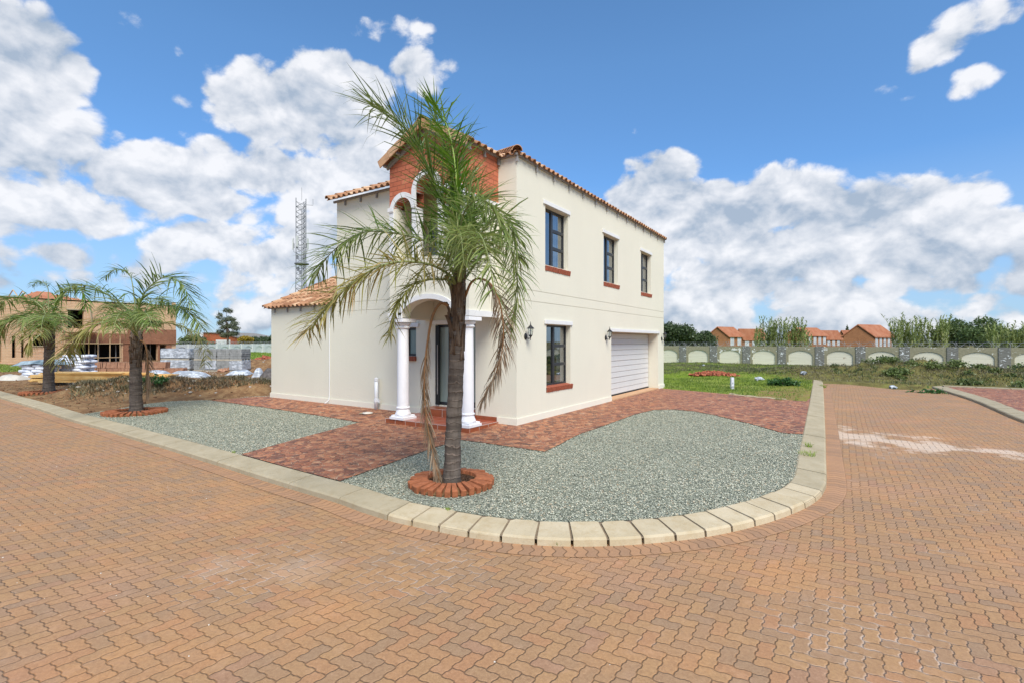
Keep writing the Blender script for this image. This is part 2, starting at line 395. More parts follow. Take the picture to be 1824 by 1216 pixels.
        for (cx, cy, rr, st_) in ((1.75, -6.05, .34, .12), (1.25, -6.3, .3, .10), (8.0, 0.4, .5, .22)):
            dd = g.v('LENGTH', g.v('SUBTRACT', g.v('MULTIPLY', p, (1, 1, 0)), (cx, cy, 0)))
            pm = g.mr(g.m('ADD', g.m('DIVIDE', dd, rr), g.m('MULTIPLY_ADD', nn, 2.2, -1.1)), .4, 1.0, 1, 0)
            col = g.mix(g.m('MULTIPLY', pm, st_), col, srgb(222, 200, 180))
        h = g.m('ADD', g.mr(d, .0, .10, 0, 1., True), g.m('ADD', g.m('MULTIPLY', fine, .10), g.m('MULTIPLY', rc[1], .25)))
        return col, h, .006, g.mr(rv, 0, 1, .62, .85)
    return fn
m_road = mat('herringbone_interlocking_pavers', rough=.75, spec=.35, fn=paver())
def soldier(g, p):
    uv = g.n('ShaderNodeUVMap').outputs[0]; u, v, _ = g.xyz(uv)
    a = g.m('ADD', g.m('MULTIPLY', u, 1/.092), g.m('MULTIPLY', g.m('SINE', g.m('MULTIPLY', v, 2*math.pi*1.5)), .16))
    i = g.m('FLOOR', a); f = g.m('SUBTRACT', a, i); d = g.m('MINIMUM', f, g.m('SUBTRACT', 1., f))
    de = g.m('MULTIPLY', g.m('MINIMUM', v, g.m('SUBTRACT', 1., v)), 2.1); d = g.m('MINIMUM', d, de)
    wn = g.n('ShaderNodeTexWhiteNoise', noise_dimensions='1D'); g.put(wn.inputs['W'], i)
    col = g.ramp(wn.outputs['Value'], [(0, srgb(156, 124, 96)), (.5, srgb(170, 131, 98)), (1, srgb(178, 137, 100))])
    col = g.mix(g.mr(g.noise(p, 30, 5, .7), .3, .75, .25, 0), col, srgb(110, 78, 60))
    col = g.mix(g.mr(g.noise(p, 1., 4), .5, .7, 0, .3), col, srgb(192, 146, 112))
    jn = g.mr(d, .02, .07, 1, 0, True); col = g.mix(g.m('MULTIPLY', jn, .65), col, srgb(104, 78, 56))
    return col, g.mr(d, 0, .12, 0, 1, True), .006
m_soldier = mat('paver_edge_course', rough=.75, spec=.3, fn=soldier)
def crazy(g, p):
    wn = g.n('ShaderNodeTexNoise'); g.put(wn.inputs['Vector'], p); wn.inputs['Scale'].default_value = 7; wn.inputs['Detail'].default_value = 3
    q = g.v('ADD', p, g.v('SCALE', g.v('SUBTRACT', wn.outputs[1], (.5, .5, .5)), None, .06)); q = g.v('MULTIPLY', q, (1, 1, 0))
    ve = g.vor(q, 9.5, 'DISTANCE_TO_EDGE'); vc = g.vor(q, 9.5)
    r = g.xyz(vc.outputs['Color']); n = g.noise(p, 26, 5, .7); nb = g.noise(p, 1.2, 4)
    col = g.ramp(r[0], [(0, srgb(98, 66, 50)), (.22, srgb(136, 84, 58)), (.5, srgb(162, 100, 66)), (.75, srgb(182, 116, 76)), (1, srgb(194, 138, 98))])
    col = g.mix(g.mr(n, .35, .75, 0, .5), col, srgb(92, 56, 48))
    col = g.mix(g.mr(g.noise(g.v('MULTIPLY', p, (1, 1, 0)), 15, 4, .65), .58, .67, 0, .65), col, srgb(206, 166, 128))
    col = g.mix(g.mr(g.noise(g.v('MULTIPLY', p, (1, 1, 0)), 60, 3, .6), .60, .72, 0, .5), col, srgb(82, 52, 46))
    col = g.mix(g.mr(nb, .45, .75, 0, .3), col, srgb(160, 104, 84))
    m1 = g.mr(ve.outputs[0], .006, .05, 1, 0, True)
    mc = g.mix(g.mr(g.noise(p, 5, 4), .42, .58), srgb(120, 78, 60), srgb(212, 178, 146))
    col = g.mix(g.m('MULTIPLY', m1, .75), col, mc)
    return col, g.m('ADD', g.m('MULTIPLY', g.mr(ve.outputs[0], 0, .09, 0, 1, True), 1.), g.m('ADD', g.m('MULTIPLY', n, .6), g.m('MULTIPLY', r[1], .7))), .012
m_crazy = mat('broken_clay_crazy_paving', rough=.6, spec=.4, fn=crazy)
def gravel(g, p):
    q = g.v('ADD', p, g.v('SCALE', g.v('SUBTRACT', g.n('ShaderNodeTexNoise').outputs[1], (.5, .5, .5)), None, .0))
    v1 = g.vor(g.v('MULTIPLY', p, (1, 1, .0)), 48.); v2 = g.vor(g.v('MULTIPLY', p, (1.3, .8, 0)), 33.)
    r = g.xyz(v1.outputs['Color']); r2 = g.xyz(v2.outputs['Color'])
    t = g.m('ADD', g.m('MULTIPLY', r[0], .7), g.m('MULTIPLY', r2[0], .3))
    col = g.ramp(t, [(0, srgb(80, 82, 70)), (.2, srgb(131, 134, 114)), (.45, srgb(173, 176, 154)), (.7, srgb(197, 199, 177)), (.9, srgb(216, 214, 192)), (1, srgb(186, 162, 130))])
    hd = g.m('SUBTRACT', 1., g.m('MULTIPLY', v1.outputs['Distance'], 1.1))
    gap = g.mr(v1.outputs['Distance'], .45, .80, 0, 1, True)
    col = g.mix(g.m('MULTIPLY', gap, .75), col, srgb(66, 68, 58))
    col = g.mix(.05, col, srgb(164, 166, 146))
    col = g.mix(g.mr(g.noise(p, .9, 4), .35, .7, 0, .22), col, srgb(120, 132, 122))
    return col, g.m('ADD', hd, g.m('MULTIPLY', r2[1], .9)), .028
m_gravel = mat('grey_green_gravel', rough=.85, spec=.2, fn=gravel)
def stone(c, c2, sp=.35):
    def fn(g, p):
        n = g.noise(p, 3, 5, .6); n2 = g.noise(p, 55, 4, .6); n3 = g.noise(p, .8, 3); t = tintattr(g)
        col = g.mix(g.mr(n, .3, .7), c, c2); col = g.mix(g.mr(n2, .58, .8, 0, sp), col, tuple(x*.5 for x in c))
        col = g.mix(g.mr(n3, .4, .7, 0, .3), col, tuple(x*.72 for x in c2)); col = g.mix(g.mr(g.noise(p, 9, 5, .65), .5, .72, 0, .4), col, tuple(a*b for a, b in zip(c, (.78, .66, .48)))); col = g.mix(g.mr(t, 0, 1, .22, 0), col, tuple(x*.7 for x in c2))
        return col, g.m('ADD', n2, n), .003
    return fn
m_kerb = mat('weathered_concrete_kerb', rough=.9, spec=.15, fn=stone(srgb(158, 146, 120), srgb(178, 166, 140)))
m_kerb2 = mat('yellow_cast_kerb_stone', rough=.9, spec=.15, fn=stone(srgb(178, 162, 130), srgb(198, 184, 156), .6))
m_kjoint = mat('kerb_mortar', (.20, .15, .10), .95, var=.3, vscale=20)

def groundcol(g, p):
    """soil on the building site, grass on the open plots, told apart by where they are"""
    x, y, z = g.xyz(p)
    n = g.noise(p, .45, 5, .6); n2 = g.noise(p, 3.5, 5, .65); n3 = g.noise(p, 22, 4, .7)
    soil = g.ramp(n2, [(.2, srgb(96, 72, 54)), (.45, srgb(132, 100, 70)), (.6, srgb(156, 126, 90)), (.85, srgb(180, 154, 116))])
    soil = g.mix(g.mr(n3, .35, .7, 0, .5), soil, srgb(92, 72, 54))
    grs = g.ramp(n, [(.3, srgb(118, 138, 50)), (.5, srgb(138, 154, 58)), (.7, srgb(158, 158, 90))])
    grs = g.mix(g.mr(n3, .3, .75, 0, .6), grs, srgb(70, 78, 36))
    side = g.m('ADD', x, g.m('MULTIPLY_ADD', n, 6., -3.)); far = g.m('ADD', y, g.m('MULTIPLY', n, 8.))
    fg = g.m('MAXIMUM', g.mr(side, -9, -7), g.m('MULTIPLY', g.mr(far, 17, 22), g.mr(g.m('ADD', g.m('MULTIPLY', x, .35), y), -1, 4)))
    br = g.m('MULTIPLY', g.mr(g.v('LENGTH', g.v('MULTIPLY', g.v('SUBTRACT', p, (4.0, 10.0, 0)), (1, .33, 0))), .5, 1.6, 1, 0), g.mr(n2, .3, .6))
    col = g.mix(fg, soil, grs); col = g.mix(br, col, soil)
    hp = g.m('MULTIPLY', g.m('MAXIMUM', g.mr(g.m('ADD', x, g.m('MULTIPLY', n, 3.)), 2.4, 5.4), g.mr(x, 4.4, 4.8)), g.mr(g.m('ADD', y, g.m('MULTIPLY', n2, 1.5)), 15.2, 16.6))
    col = g.mix(g.m('MULTIPLY', hp, .85), col, g.ramp(n2, [(.3, srgb(70, 58, 42)), (.5, srgb(104, 92, 62)), (.7, srgb(120, 118, 66))]))
    return col, g.m('ADD', n2, g.m('MULTIPLY', n3, .5)), .05
m_ground = mat('soil_and_grass', rough=.95, spec=.1, fn=groundcol)
def leafmat(name, stops, trans=.35, rough=.5):
    return mat(name, rough=rough, spec=.5, trans=trans, fn=lambda g, p: (g.mix(g.mr(g.noise(p, 1.4, 3), .35, .65, 0, .25), g.ramp(tintattr(g), stops), stops[-1][1]), None))
m_frond = leafmat('palm_leaflet_green', [(0, (.045, .105, .012)), (.35, (.11, .20, .028)), (.7, (.22, .31, .075)), (.93, (.40, .44, .17)), (1, (.40, .31, .16))], .42, .38)
m_frondb = leafmat('palm_leaflet_young', [(0, (.05, .12, .012)), (.5, (.11, .23, .018)), (1, (.24, .36, .035))], .42, .4)
m_frondy = leafmat('palm_leaflet_ageing', [(0, (.09, .14, .02)), (.4, (.23, .25, .05)), (.75, (.40, .34, .11)), (1, (.50, .34, .15))], .4)
m_frondd = leafmat('palm_leaflet_dead', [(0, (.13, .085, .050)), (.5, (.24, .165, .10)), (1, (.40, .30, .20))], .15, .8)
m_rachis = mat('green_leaf_stalk', (.22, .26, .11), .5, var=.25, vscale=5)
m_rachisd = mat('dead_leaf_stalk', (.25, .13, .055), .7, var=.3, vscale=6)
def trunk(g, p):
    x, y, z = g.xyz(p); n = g.noise(p, 7, 5, .6); nz = g.noise(g.v('MULTIPLY', p, (2, 2, 14)), 1., 5, .6)
    w = g.m('SINE', g.m('ADD', g.m('MULTIPLY', z, 2*math.pi/.095), g.m('MULTIPLY', n, 9.)))
    ring = g.mr(w, .72, .98, 0, 1, True)
    col = g.mix(g.mr(nz, .3, .7), srgb(78, 70, 64), srgb(122, 112, 102)); col = g.mix(g.m('MULTIPLY', g.m('MULTIPLY', ring, g.mr(g.noise(p, 3.1, 3), .4, .6)), .55), col, srgb(150, 134, 120))
    col = g.mix(g.mr(g.noise(g.v('MULTIPLY', p, (30, 30, 5)), 1., 4, .7), .5, .75, 0, .6), col, srgb(52, 46, 42))
    return col, g.m('ADD', g.m('MULTIPLY', ring, .7), g.m('ADD', nz, g.m('MULTIPLY', n, .4))), .012
m_trunk = mat('ringed_palm_trunk', rough=.9, spec=.12, fn=trunk)
def boot(g, p):
    n = g.noise(g.v('MULTIPLY', p, (34, 34, 4)), 1., 5, .65); n2 = g.noise(p, 6, 4)
    col = g.ramp(n, [(.25, srgb(74, 60, 50)), (.40, srgb(116, 96, 80)), (.55, srgb(152, 132, 114)), (.72, srgb(192, 176, 158))])
    col = g.mix(g.mr(n2, .45, .7, 0, .35), col, srgb(80, 70, 60)); return col, n, .012
m_boot = mat('fibrous_leaf_bases', rough=.95, spec=.1, fn=boot)
m_planter = mat('planter_brick', (.33, .115, .052), .85, .2, var=.38, vscale=13, bump=.004, bscale=50)
m_mulch = mat('dark_bark_soil', (.085, .05, .032), .95, .1, var=.5, vscale=30, bump=.02, bscale=40)
# ================================================================== GROUND, ROAD, FORECOURT
def dist_rect(x, y, x0, x1, y0, y1):
    """>0 outside, <0 inside"""
    dx = np.maximum(x0-x, x-x1); dy = np.maximum(y0-y, y-y1)
    o = np.hypot(np.maximum(dx, 0), np.maximum(dy, 0)); return o+np.minimum(np.maximum(dx, dy), 0)
def vnoise(x, y, s, seed=0):
    """smooth value noise"""
    x = np.asarray(x)*s+seed*17.3; y = np.asarray(y)*s+seed*9.1
    i = np.floor(x).astype(int); j = np.floor(y).astype(int); fx = x-i; fy = y-j
    fx = fx*fx*(3-2*fx); fy = fy*fy*(3-2*fy)
    def hsh(a, b):
        v = np.sin(a*127.1+b*311.7+seed*74.7)*43758.5453; return v-np.floor(v)
    return (hsh(i, j)*(1-fx)+hsh(i+1, j)*fx)*(1-fy)+(hsh(i, j+1)*(1-fx)+hsh(i+1, j+1)*fx)*fy
def gpx(u, v): p = G(u, v); return p.x, p.y
_o = [G(u, v, -.1) for u, v in ((0, 709.8), (120, 748.5), (240, 784), (350, 818), (456, 852), (597, 895), (690, 927))]
_sx = (_o[0]-_o[1]).normalized(); _o = [_o[0]+_sx*60]+_o; KX = [p.x for p in _o]; KY = [p.y for p in _o]
MOUNDS = [(gpx(235, 704), 2.0, .9, .34, .5), (gpx(150, 706), 1.4, .7, .16, .5), (gpx(380, 700), 1.6, .8, .26, .6), (gpx(455, 697), 1.5, .8, .26, .5), (gpx(310, 703), 1.2, .6, .16, .5),
          ((6.4, 20.2), 2.4, 1.3, .50, .1), ((8.2, 21.8), 1.6, 1.2, .50, .0), ((10.2, 21.), 2.4, 1.3, .40, .0), ((13.5, 22.0), 3.2, 1.5, .46, .0), ((18, 22.5), 3.6, 1.6, .5, 0), ((3.4, 21.), 2.4, 1.2, .28, .1), ((11.5, 19.6), 2., .8, .25, 0),
          ((-.2, 18.6), 1.7, .8, .22, .05), ((3.6, 14.6), 1.0, .8, .16, .2), (gpx(478, 655), 3.4, 2.0, .5, .4), ((24, 24), 5, 2, .8, 0)]
def gz(x, y):
    x = np.asarray(x, float); y = np.asarray(y, float)
    d1 = dist_rect(x, y, -9.6, 5.0, -4.6, 9.6); e1 = dist_rect(x, y, -8.7, 5.2, -5.3, 6.4); d2 = dist_rect(x, y, 4.7, 9.4, -5, 16.9); d3 = y-np.interp(x, KX, KY)-.46
    d4 = dist_rect(x, y, 9., 18, -5, 16.0)
    d = np.minimum(np.minimum(d1, d2), np.minimum(d3, d4)); dd_ = np.minimum(np.minimum(e1, d2), np.minimum(d3+.05, d4))
    A = np.clip(d/1.2, 0, 1)
    h = (vnoise(x, y, .5, 1)-.5)*.12+(vnoise(x, y, 1.6, 2)-.5)*.09+(vnoise(x, y, 5, 3)-.5)*.04
    z = A*h
    for (cx, cy), rx, ry, am, ang in MOUNDS:
        c, s = math.cos(ang), math.sin(ang); ux = (x-cx)*c+(y-cy)*s; uy = -(x-cx)*s+(y-cy)*c
        e = np.exp(-(ux/rx)**2-(uy/ry)**2); z = z+np.clip(d/.8, 0, 1)*am*e*(.75+.5*vnoise(x, y, 2.6, 5)+.3*(vnoise(x, y, 6, 6)-.5))
    t = np.clip(-y, 0, 1); bs = -.05*t*t*(3-2*t)
    return z-.010+bs-np.clip(-dd_-.05, 0, .35)
def axis(segs):
    out = []
    for a, b, st in segs: out += list(np.arange(a, b, st))
    return np.array(out+[segs[-1][1]])
gx = axis([(-1200, -200, 200), (-200, -60, 10), (-60, -30, 1.2), (-30, -9, .28), (-9, 3, .6), (3, 15, .3), (15, 30, .8), (30, 90, 6), (90, 1200, 185)])
gy = axis([(-1200, -60, 190), (-60, -6, 9), (-6, 26, .28), (26, 44, .8), (44, 120, 6), (120, 1400, 160)])
X, Y = np.meshgrid(gx, gy); Z = gz(X, Y); nx, ny = len(gx), len(gy)
V = np.stack([X, Y, Z], -1).reshape(-1, 3); ii = np.arange(nx*ny).reshape(ny, nx)
Fq = np.stack([ii[:-1, :-1], ii[:-1, 1:], ii[1:, 1:], ii[1:, :-1]], -1).reshape(-1, 4)
struct(arr('ground', V, Fq, m_ground, smooth=True))

def sheet(name, poly, off, m, cuts=True):
    bm = bmesh.new(); vs = [bm.verts.new((p[0], p[1], 0)) for p in poly]; f = bm.faces.new(vs)
    if f.calc_area() and sum((poly[i][0]*poly[(i+1) % len(poly)][1]-poly[(i+1) % len(poly)][0]*poly[i][1]) for i in range(len(poly))) < 0: bmesh.ops.reverse_faces(bm, faces=[f])
    bmesh.ops.triangulate(bm, faces=bm.faces[:])
    for yc in (0, -.25, -.5, -.75, -1.):
        bmesh.ops.bisect_plane(bm, geom=bm.verts[:]+bm.edges[:]+bm.faces[:], plane_co=(0, yc, 0), plane_no=(0, 1, 0))
    for v in bm.verts: v.co.z = base(v.co.y)+off
    return obj(name, bm, m)
# road
struct(sheet('road', [(-120, -40), (90, -40), (90, -3.5), (16, -2), (10.2, 3), (9.25, 8.), (G(1680, 686, -.1).x+.3, G(1680, 686, -.1).y+.5)]+[tuple(G(u, v, -.1)[:2]) for u, v in ((1640, 694.5), (1590, 692.5), (1540, 687), (1500, 683), (1456, 678.5))]+[(4.6, 12), (4.9, 3), (4.9, -2), (3.0, -4.2), (1.5, -4.75), (-8, -4.2), (-20, -3.6), (-120, 1.5)], -.1, m_road))
# kerb lines: outer foot of the kerb on the road
outer = [G(u, v, -.1) for u, v in ((0, 709.8), (63, 729), (120, 748.5), (183, 766.5), (240, 784), (298, 801), (350, 818), (403, 834.5), (456, 852), (525, 873.5), (597, 895), (640, 911), (690, 927), (760, 943), (820, 955), (880, 964), (930, 969.5), (990, 973), (1050, 973.5), (1105, 972), (1160, 968), (1220, 962), (1270, 954.5), (1320, 944), (1375, 929), (1420, 912), (1452, 895), (1468, 878), (1473, 860), (1472, 820), (1471, 780), (1469.5, 745), (1468, 710), (1466, 680.5))]
sx = (outer[0]-outer[3]).normalized()
OUT = spline([outer[0]+sx*d_ for d_ in (60, 40, 25, 15, 8, 4)]+outer, 1200)
for p in OUT: p.z = 0
cum = [0.]
for a, b in zip(OUT, OUT[1:]): cum.append(cum[-1]+(b-a).length)
def path_at(s):
    s = max(0, min(cum[-1]-1e-4, s)); import bisect
    i = bisect.bisect_right(cum, s)-1; i = min(i, len(OUT)-2); f = (s-cum[i])/(cum[i+1]-cum[i])
    p = OUT[i].lerp(OUT[i+1], f); a = OUT[max(0, i-3)]; b = OUT[min(len(OUT)-1, i+4)]; t = (b-a).normalized()
    return p, t, Vector((-t.y, t.x, 0))          # inward normal (towards the plot)
def nearest_s(p):
    k = min(range(len(OUT)), key=lambda i: (OUT[i]-Vector((p.x, p.y, 0))).length); return cum[k]
sA = nearest_s(G(690, 927, -.1)); sB = nearest_s(G(1466, 884, -.1)); KW = .36
def kerb_block(bm, s0, s1, w=KW, n=2, rnd=0., path=path_at, dz=0.):
    prof = [(0., -.12), (.008, -.045), (.03, -.028), (w-.02, .004), (w, -.004), (w, -.12)]
    rows = []
    for k in range(n+1):
        f = k/n; s = s0+(s1-s0)*f; p, t, nn = path(s); row = []
        for j, (a, z) in enumerate(prof):
            if rnd and k in (0, n) and j >= 3: a = a-rnd
            q = p+nn*a; row.append(bm.verts.new((q.x, q.y, base(q.y)+z+dz)))
        rows.append(row)
    fs = []
    for a, b in zip(rows, rows[1:]):
        for j in range(len(prof)-1): fs.append(bm.faces.new((a[j], b[j], b[j+1], a[j+1])))
    fs.append(bm.faces.new(rows[0])); fs.append(bm.faces.new(rows[-1][::-1])); return fs
def kerb_run(name, ranges, m, parent=None, path=path_at, gap=.006):
    bm = bmesh.new(); lay = bm.faces.layers.float.new('tint')
    for a, b in ranges:
        tv = random.random()
        for f in kerb_block(bm, a+gap, b-gap, n=max(1, int((b-a)/.3)), path=path, dz=random.uniform(-.004, .004)): f[lay] = tv
    return obj(name, bm, m, parent)
L = []; s = 0
while s < sA-.4: e = min(s+random.choice((.98, 1.0, 1.02)), sA); L.append((s, e)); s = e
if s < sA: L.append((s, sA))
kerb = struct(kerb_run('kerb', L, m_kerb))
L = []; s = sB
while s < cum[-1]-.2: e = min(s+random.choice((.8, .98, 1.0)), cum[-1]); L.append((s, e)); s = e
kerb_run('kerb_slab', L, m_kerb, kerb)
NB = 17
for i in range(NB):
    a = sA+(sB-sA)*i/NB; b = sA+(sB-sA)*(i+1)/NB; bm = bmesh.new(); lay = bm.faces.layers.float.new('tint'); tv = random.random()
    r = .05 if i in (3, 4, 7, 8) else (.012 if i < 11 else 0)
    for f in kerb_block(bm, a+.013, b-.013, n=6, rnd=r, dz=random.uniform(-.006, .006)): f[lay] = tv
    bmesh.ops.bevel(bm, geom=[e for e in bm.edges if len(e.link_faces) == 2 and e.calc_face_angle(0) > .9], offset=.008, segments=2, affect='EDGES')
    obj('kerb_stone', bm, m_kerb2, kerb)
bm = bmesh.new()
for k in range(60):
    a = sA+(sB-sA)*k/60; b = sA+(sB-sA)*(k+1)/60
    vs = []
    for ss, ofs, z in ((a, .012, -.044), (b, .012, -.044), (b, KW-.01, -.006), (a, KW-.01, -.006)):
        p, t, nn = path_at(ss); q = p+nn*ofs; vs.append(bm.verts.new((q.x, q.y, base(q.y)+z)))
    bm.faces.new(vs)
obj('kerb_mortar', bm, m_kjoint, kerb)
# edge course of pavers beside the kerb
bm = bmesh.new(); uvl = bm.loops.layers.uv.new('UVMap'); N = 700
s0 = nearest_s(outer[1])-30
for k in range(N):
    a = s0+(cum[-1]-s0)*k/N; b = s0+(cum[-1]-s0)*(k+1)/N; vs = []; uvs = []
    for ss, ofs, vv in ((a, .02, 1), (b, .02, 1), (b, -.215, 0), (a, -.215, 0)):
        p, t, nn = path_at(ss); q = p+nn*ofs; vs.append(bm.verts.new((q.x, q.y, base(q.y)-.096))); uvs.append((ss, vv))
    f = bm.faces.new(vs[::-1])
    for lp, uv in zip(f.loops, uvs[::-1]): lp[uvl].uv = uv
struct(obj('road_edge_course', bm, m_soldier))
# far kerb of the side road
rk = [(8.35, 17.6, 0), tuple(G(1680, 697, -.1)), tuple(G(1735, 715, -.1)), tuple(G(1824, 753, -.1)), (9.2, 6.0, 0), (9.4, 3.5, 0), (10.2, .5, 0), (11.8, -1.8, 0), (14.5, -3.2, 0), (20, -3.8, 0), (60, -3.9, 0)]
RK = spline([(a[0], a[1], 0) for a in rk], 300); RK = [Vector((p.x, p.y, 0)) for p in RK]; rc_ = [0.]
for a, b in zip(RK, RK[1:]): rc_.append(rc_[-1]+(b-a).length)
def path_r(s):
    import bisect
    s = max(0, min(rc_[-1]-1e-4, s)); i = min(bisect.bisect_right(rc_, s)-1, len(RK)-2); f = (s-rc_[i])/(rc_[i+1]-rc_[i])
    p = RK[i].lerp(RK[i+1], f); t = (RK[min(len(RK)-1, i+2)]-RK[max(0, i-2)]).normalized(); return p, t, Vector((-t.y, t.x, 0))
L = [(k*.5+.9, k*.5+1.4) for k in range(int((rc_[-1]-1)/.5))]
struct(kerb_run('side_road_kerb', L, m_kerb, None, path_r))
# kerb at the back of the paved plot across the side road
pa, pb = G(1680, 687.5), G(1760, 690)
bm = bmesh.new(); lay = bm.faces.layers.float.new('tint')
dv = (Vector((16, pa.y-.4, 0))-Vector((pa.x, pa.y, 0))); n_ = 8
for k in range(n_):
    a = Vector((pa.x, pa.y, 0))+dv*(k/n_); b = Vector((pa.x, pa.y, 0))+dv*((k+.985)/n_)
    vs = box(bm, a.x, b.x, a.y-.15, a.y+.2, -.12, .03)
struct(obj('plot_back_kerb', bm, m_kerb))
rp = [(p.x+.3, p.y) for p in RK if p.y > -1.2][2:]
struct(sheet('plot_paving_across_road', [(rk[0][0]+.35, pa.y)]+[(path_r(s_)[0]+path_r(s_)[2]*.33)[:2] for s_ in np.linspace(2.0, 22, 24)]+[(22, -1.5), (22, pa.y)], .0, m_crazy))

# forecourt: gravel under everything, broken clay paving 12 mm proud of it
inner = []
for s_ in np.linspace(nearest_s(G(164, 735)), nearest_s(Vector((5.1, 5.6, 0))), 90):
    p, t, nn = path_at(s_); q = p+nn*(KW-.004); inner.append((q.x, q.y))
def gp(*l): return [tuple(G(u, v)[:2]) for u, v in l]
struct(sheet('gravel_bed', inner+[(2.0, 6.5), (.1, 6.8), (-1, 6.8), (-1, .3), (-9.3, .6)]+gp((440, 705), (400, 709), (330, 712), (300, 714), (262, 718), (232, 723), (200, 729)), -.004, m_gravel))
pv = gp((375, 712.5), (455, 706.5)) + [(-9.2, .35), (-2, .4), (-.1, .4), (-.1, 9.9)] + gp((1183, 692), (1240, 696.5), (1290, 701), (1330, 706), (1400, 712), (1436, 714.5))
sR0 = nearest_s(G(1469, 716, -.1)); sR1 = nearest_s(G(1470, 786, -.1))
for s_ in np.linspace(min(sR0, cum[-1]), sR1, 8):
    p, t, nn = path_at(s_); q = p+nn*(KW-.004); pv.append((q.x, q.y))
pv += gp((1395, 771), (1350, 758), (1310, 748), (1270, 738.5), (1235, 732), (1200, 729), (1165, 729.5), (1130, 738), (1070, 760), (1010, 784), (970, 804), (822, 783), (770, 798), (608, 857))
sP0 = nearest_s(G(640, 915, -.1)); sP1 = nearest_s(G(440, 848, -.1))
e0 = Vector(pv[-1]); e1 = Vector(gp((430, 807.5))[0])
sk0 = min(np.linspace(sP1-1, sP0+1, 80), key=lambda q: ((path_at(q)[0]+path_at(q)[2]*KW).to_2d()-e0).length)
sk1 = min(np.linspace(sP1-1, sP0+1, 80), key=lambda q: ((path_at(q)[0]+path_at(q)[2]*KW).to_2d()-e1).length)
pv = pv[:-1]
for s_ in np.linspace(sk0, sk1, 8):
    p, t, nn = path_at(s_); q = p+nn*(KW-.004); pv.append((q.x, q.y))
pv += gp((535, 780), (640, 752), (560, 738.5), (470, 725))
PAVED = pv
crz = struct(sheet('crazy_paving', pv, .010, m_crazy))
# mortar edging between driveway and grass
bm = bmesh.new(); ed = [G(u, v) for u, v in ((1300, 702), (1330, 706), (1370, 709.5), (1400, 712.5))]
tube(bm, [(p.x, p.y+.03, .0) for p in spline(ed, 14)], .05, 5)
for v in bm.verts: v.co += Vector((random.uniform(-.02, .02), random.uniform(-.02, .02), random.uniform(-.012, .012)))
struct(obj('paving_mortar_edge', bm, m_kerb))

# loose larger chips lying on the gravel
def scatter_poly(poly, n, seed=1):
    r = np.random.default_rng(seed); P = np.array(poly); lo = P.min(0); hi = P.max(0); out = []
    from_ = P; to = np.roll(P, -1, 0)
    while len(out) < n:
        q = lo+(hi-lo)*r.random((n*3, 2)); c = np.zeros(len(q), bool)
        for (x1, y1), (x2, y2) in zip(from_, to):
            cond = ((y1 > q[:, 1]) != (y2 > q[:, 1])) & (q[:, 0] < (x2-x1)*(q[:, 1]-y1)/((y2-y1) if y2 != y1 else 1e-9)+x1); c ^= cond
        out += list(q[c])
    return np.array(out[:n])
def inpoly(q, poly):
    P = np.array(poly); c = np.zeros(len(q), bool)
    for (x1, y1), (x2, y2) in zip(P, np.roll(P, -1, 0)):
        c ^= ((y1 > q[:, 1]) != (y2 > q[:, 1])) & (q[:, 0] < (x2-x1)*(q[:, 1]-y1)/((y2-y1) if y2 != y1 else 1e-9)+x1)
    return c
GRAV = inner+[(-.2, 6.), (-.2, .3), (-9.3, .6)]+gp((400, 709), (300, 714), (232, 723), (200, 729))
def chips(name, pts, size, m, seed=3, zf=None, flat=.6, parent=None):
    """many small angular stones as one mesh"""
    r = np.random.default_rng(seed); n = len(pts)
    tet = np.array([[1, 0, -.3], [-.5, .87, -.3], [-.5, -.87, -.3], [.7, .4, .6], [-.6, .3, .75], [0, -.6, .65]])
    fc = np.array([[0, 1, 3], [1, 4, 3], [1, 2, 4], [2, 5, 4], [2, 0, 5], [0, 3, 5], [3, 4, 5], [0, 2, 1]])
    sz = size*(.5+r.random(n)**1.5*1.1); a = r.random(n)*6.28; jit = 1+.5*(r.random((n, 6, 3))-.5)
    v = tet[None]*jit*sz[:, None, None]; v[:, :, 2] *= flat
    c, s_ = np.cos(a)[:, None], np.sin(a)[:, None]; xx = v[:, :, 0]*c-v[:, :, 1]*s_; yy = v[:, :, 0]*s_+v[:, :, 1]*c
    z = zf(pts[:, 0], pts[:, 1]) if zf else np.array([base(q) for q in pts[:, 1]])
    P = np.stack([xx+pts[:, 0, None], yy+pts[:, 1, None], v[:, :, 2]+z[:, None]+sz[:, None]*.15], -1).reshape(-1, 3)
    Fc = (fc[None]+np.arange(n)[:, None, None]*6).reshape(-1, 3)
    return arr(name, P, Fc, m, parent, tint=np.repeat(r.random(n), 8))
m_chip = mat('gravel_chips', rough=.85, spec=.2, fn=lambda g, p: (g.ramp(tintattr(g), [(0, srgb(106, 110, 98)), (.3, srgb(148, 151, 134)), (.6, srgb(174, 176, 157)), (.85, srgb(208, 206, 186)), (1, srgb(182, 162, 132))]), g.noise(p, 90, 3), .002))
pts = scatter_poly(GRAV, 240000, 5)
dd = np.hypot(pts[:, 0]-CAM.x, pts[:, 1]-CAM.y); pts = pts[rng.random(len(pts)) < np.clip(7.5/dd, .0, 1)]
pts = pts[~inpoly(pts, PAVED)]; pts = pts[pts[:, 1] < 6]
pts = pts[np.hypot(pts[:, 0]-1.6, pts[:, 1]+3.9) > .55]
struct(chips('loose_gravel', pts, .0088, m_chip), 'stuff')
rr = rng.random((500, 2)); pp = np.stack([-12+24*rr[:, 0], -5.2-6*rr[:, 1]], -1)
struct(chips('road_grit', pp, .006, mat('grit', (.6, .55, .47), .9, .1), 9, zf=lambda x, y: np.full(len(x), -.15)), 'stuff')

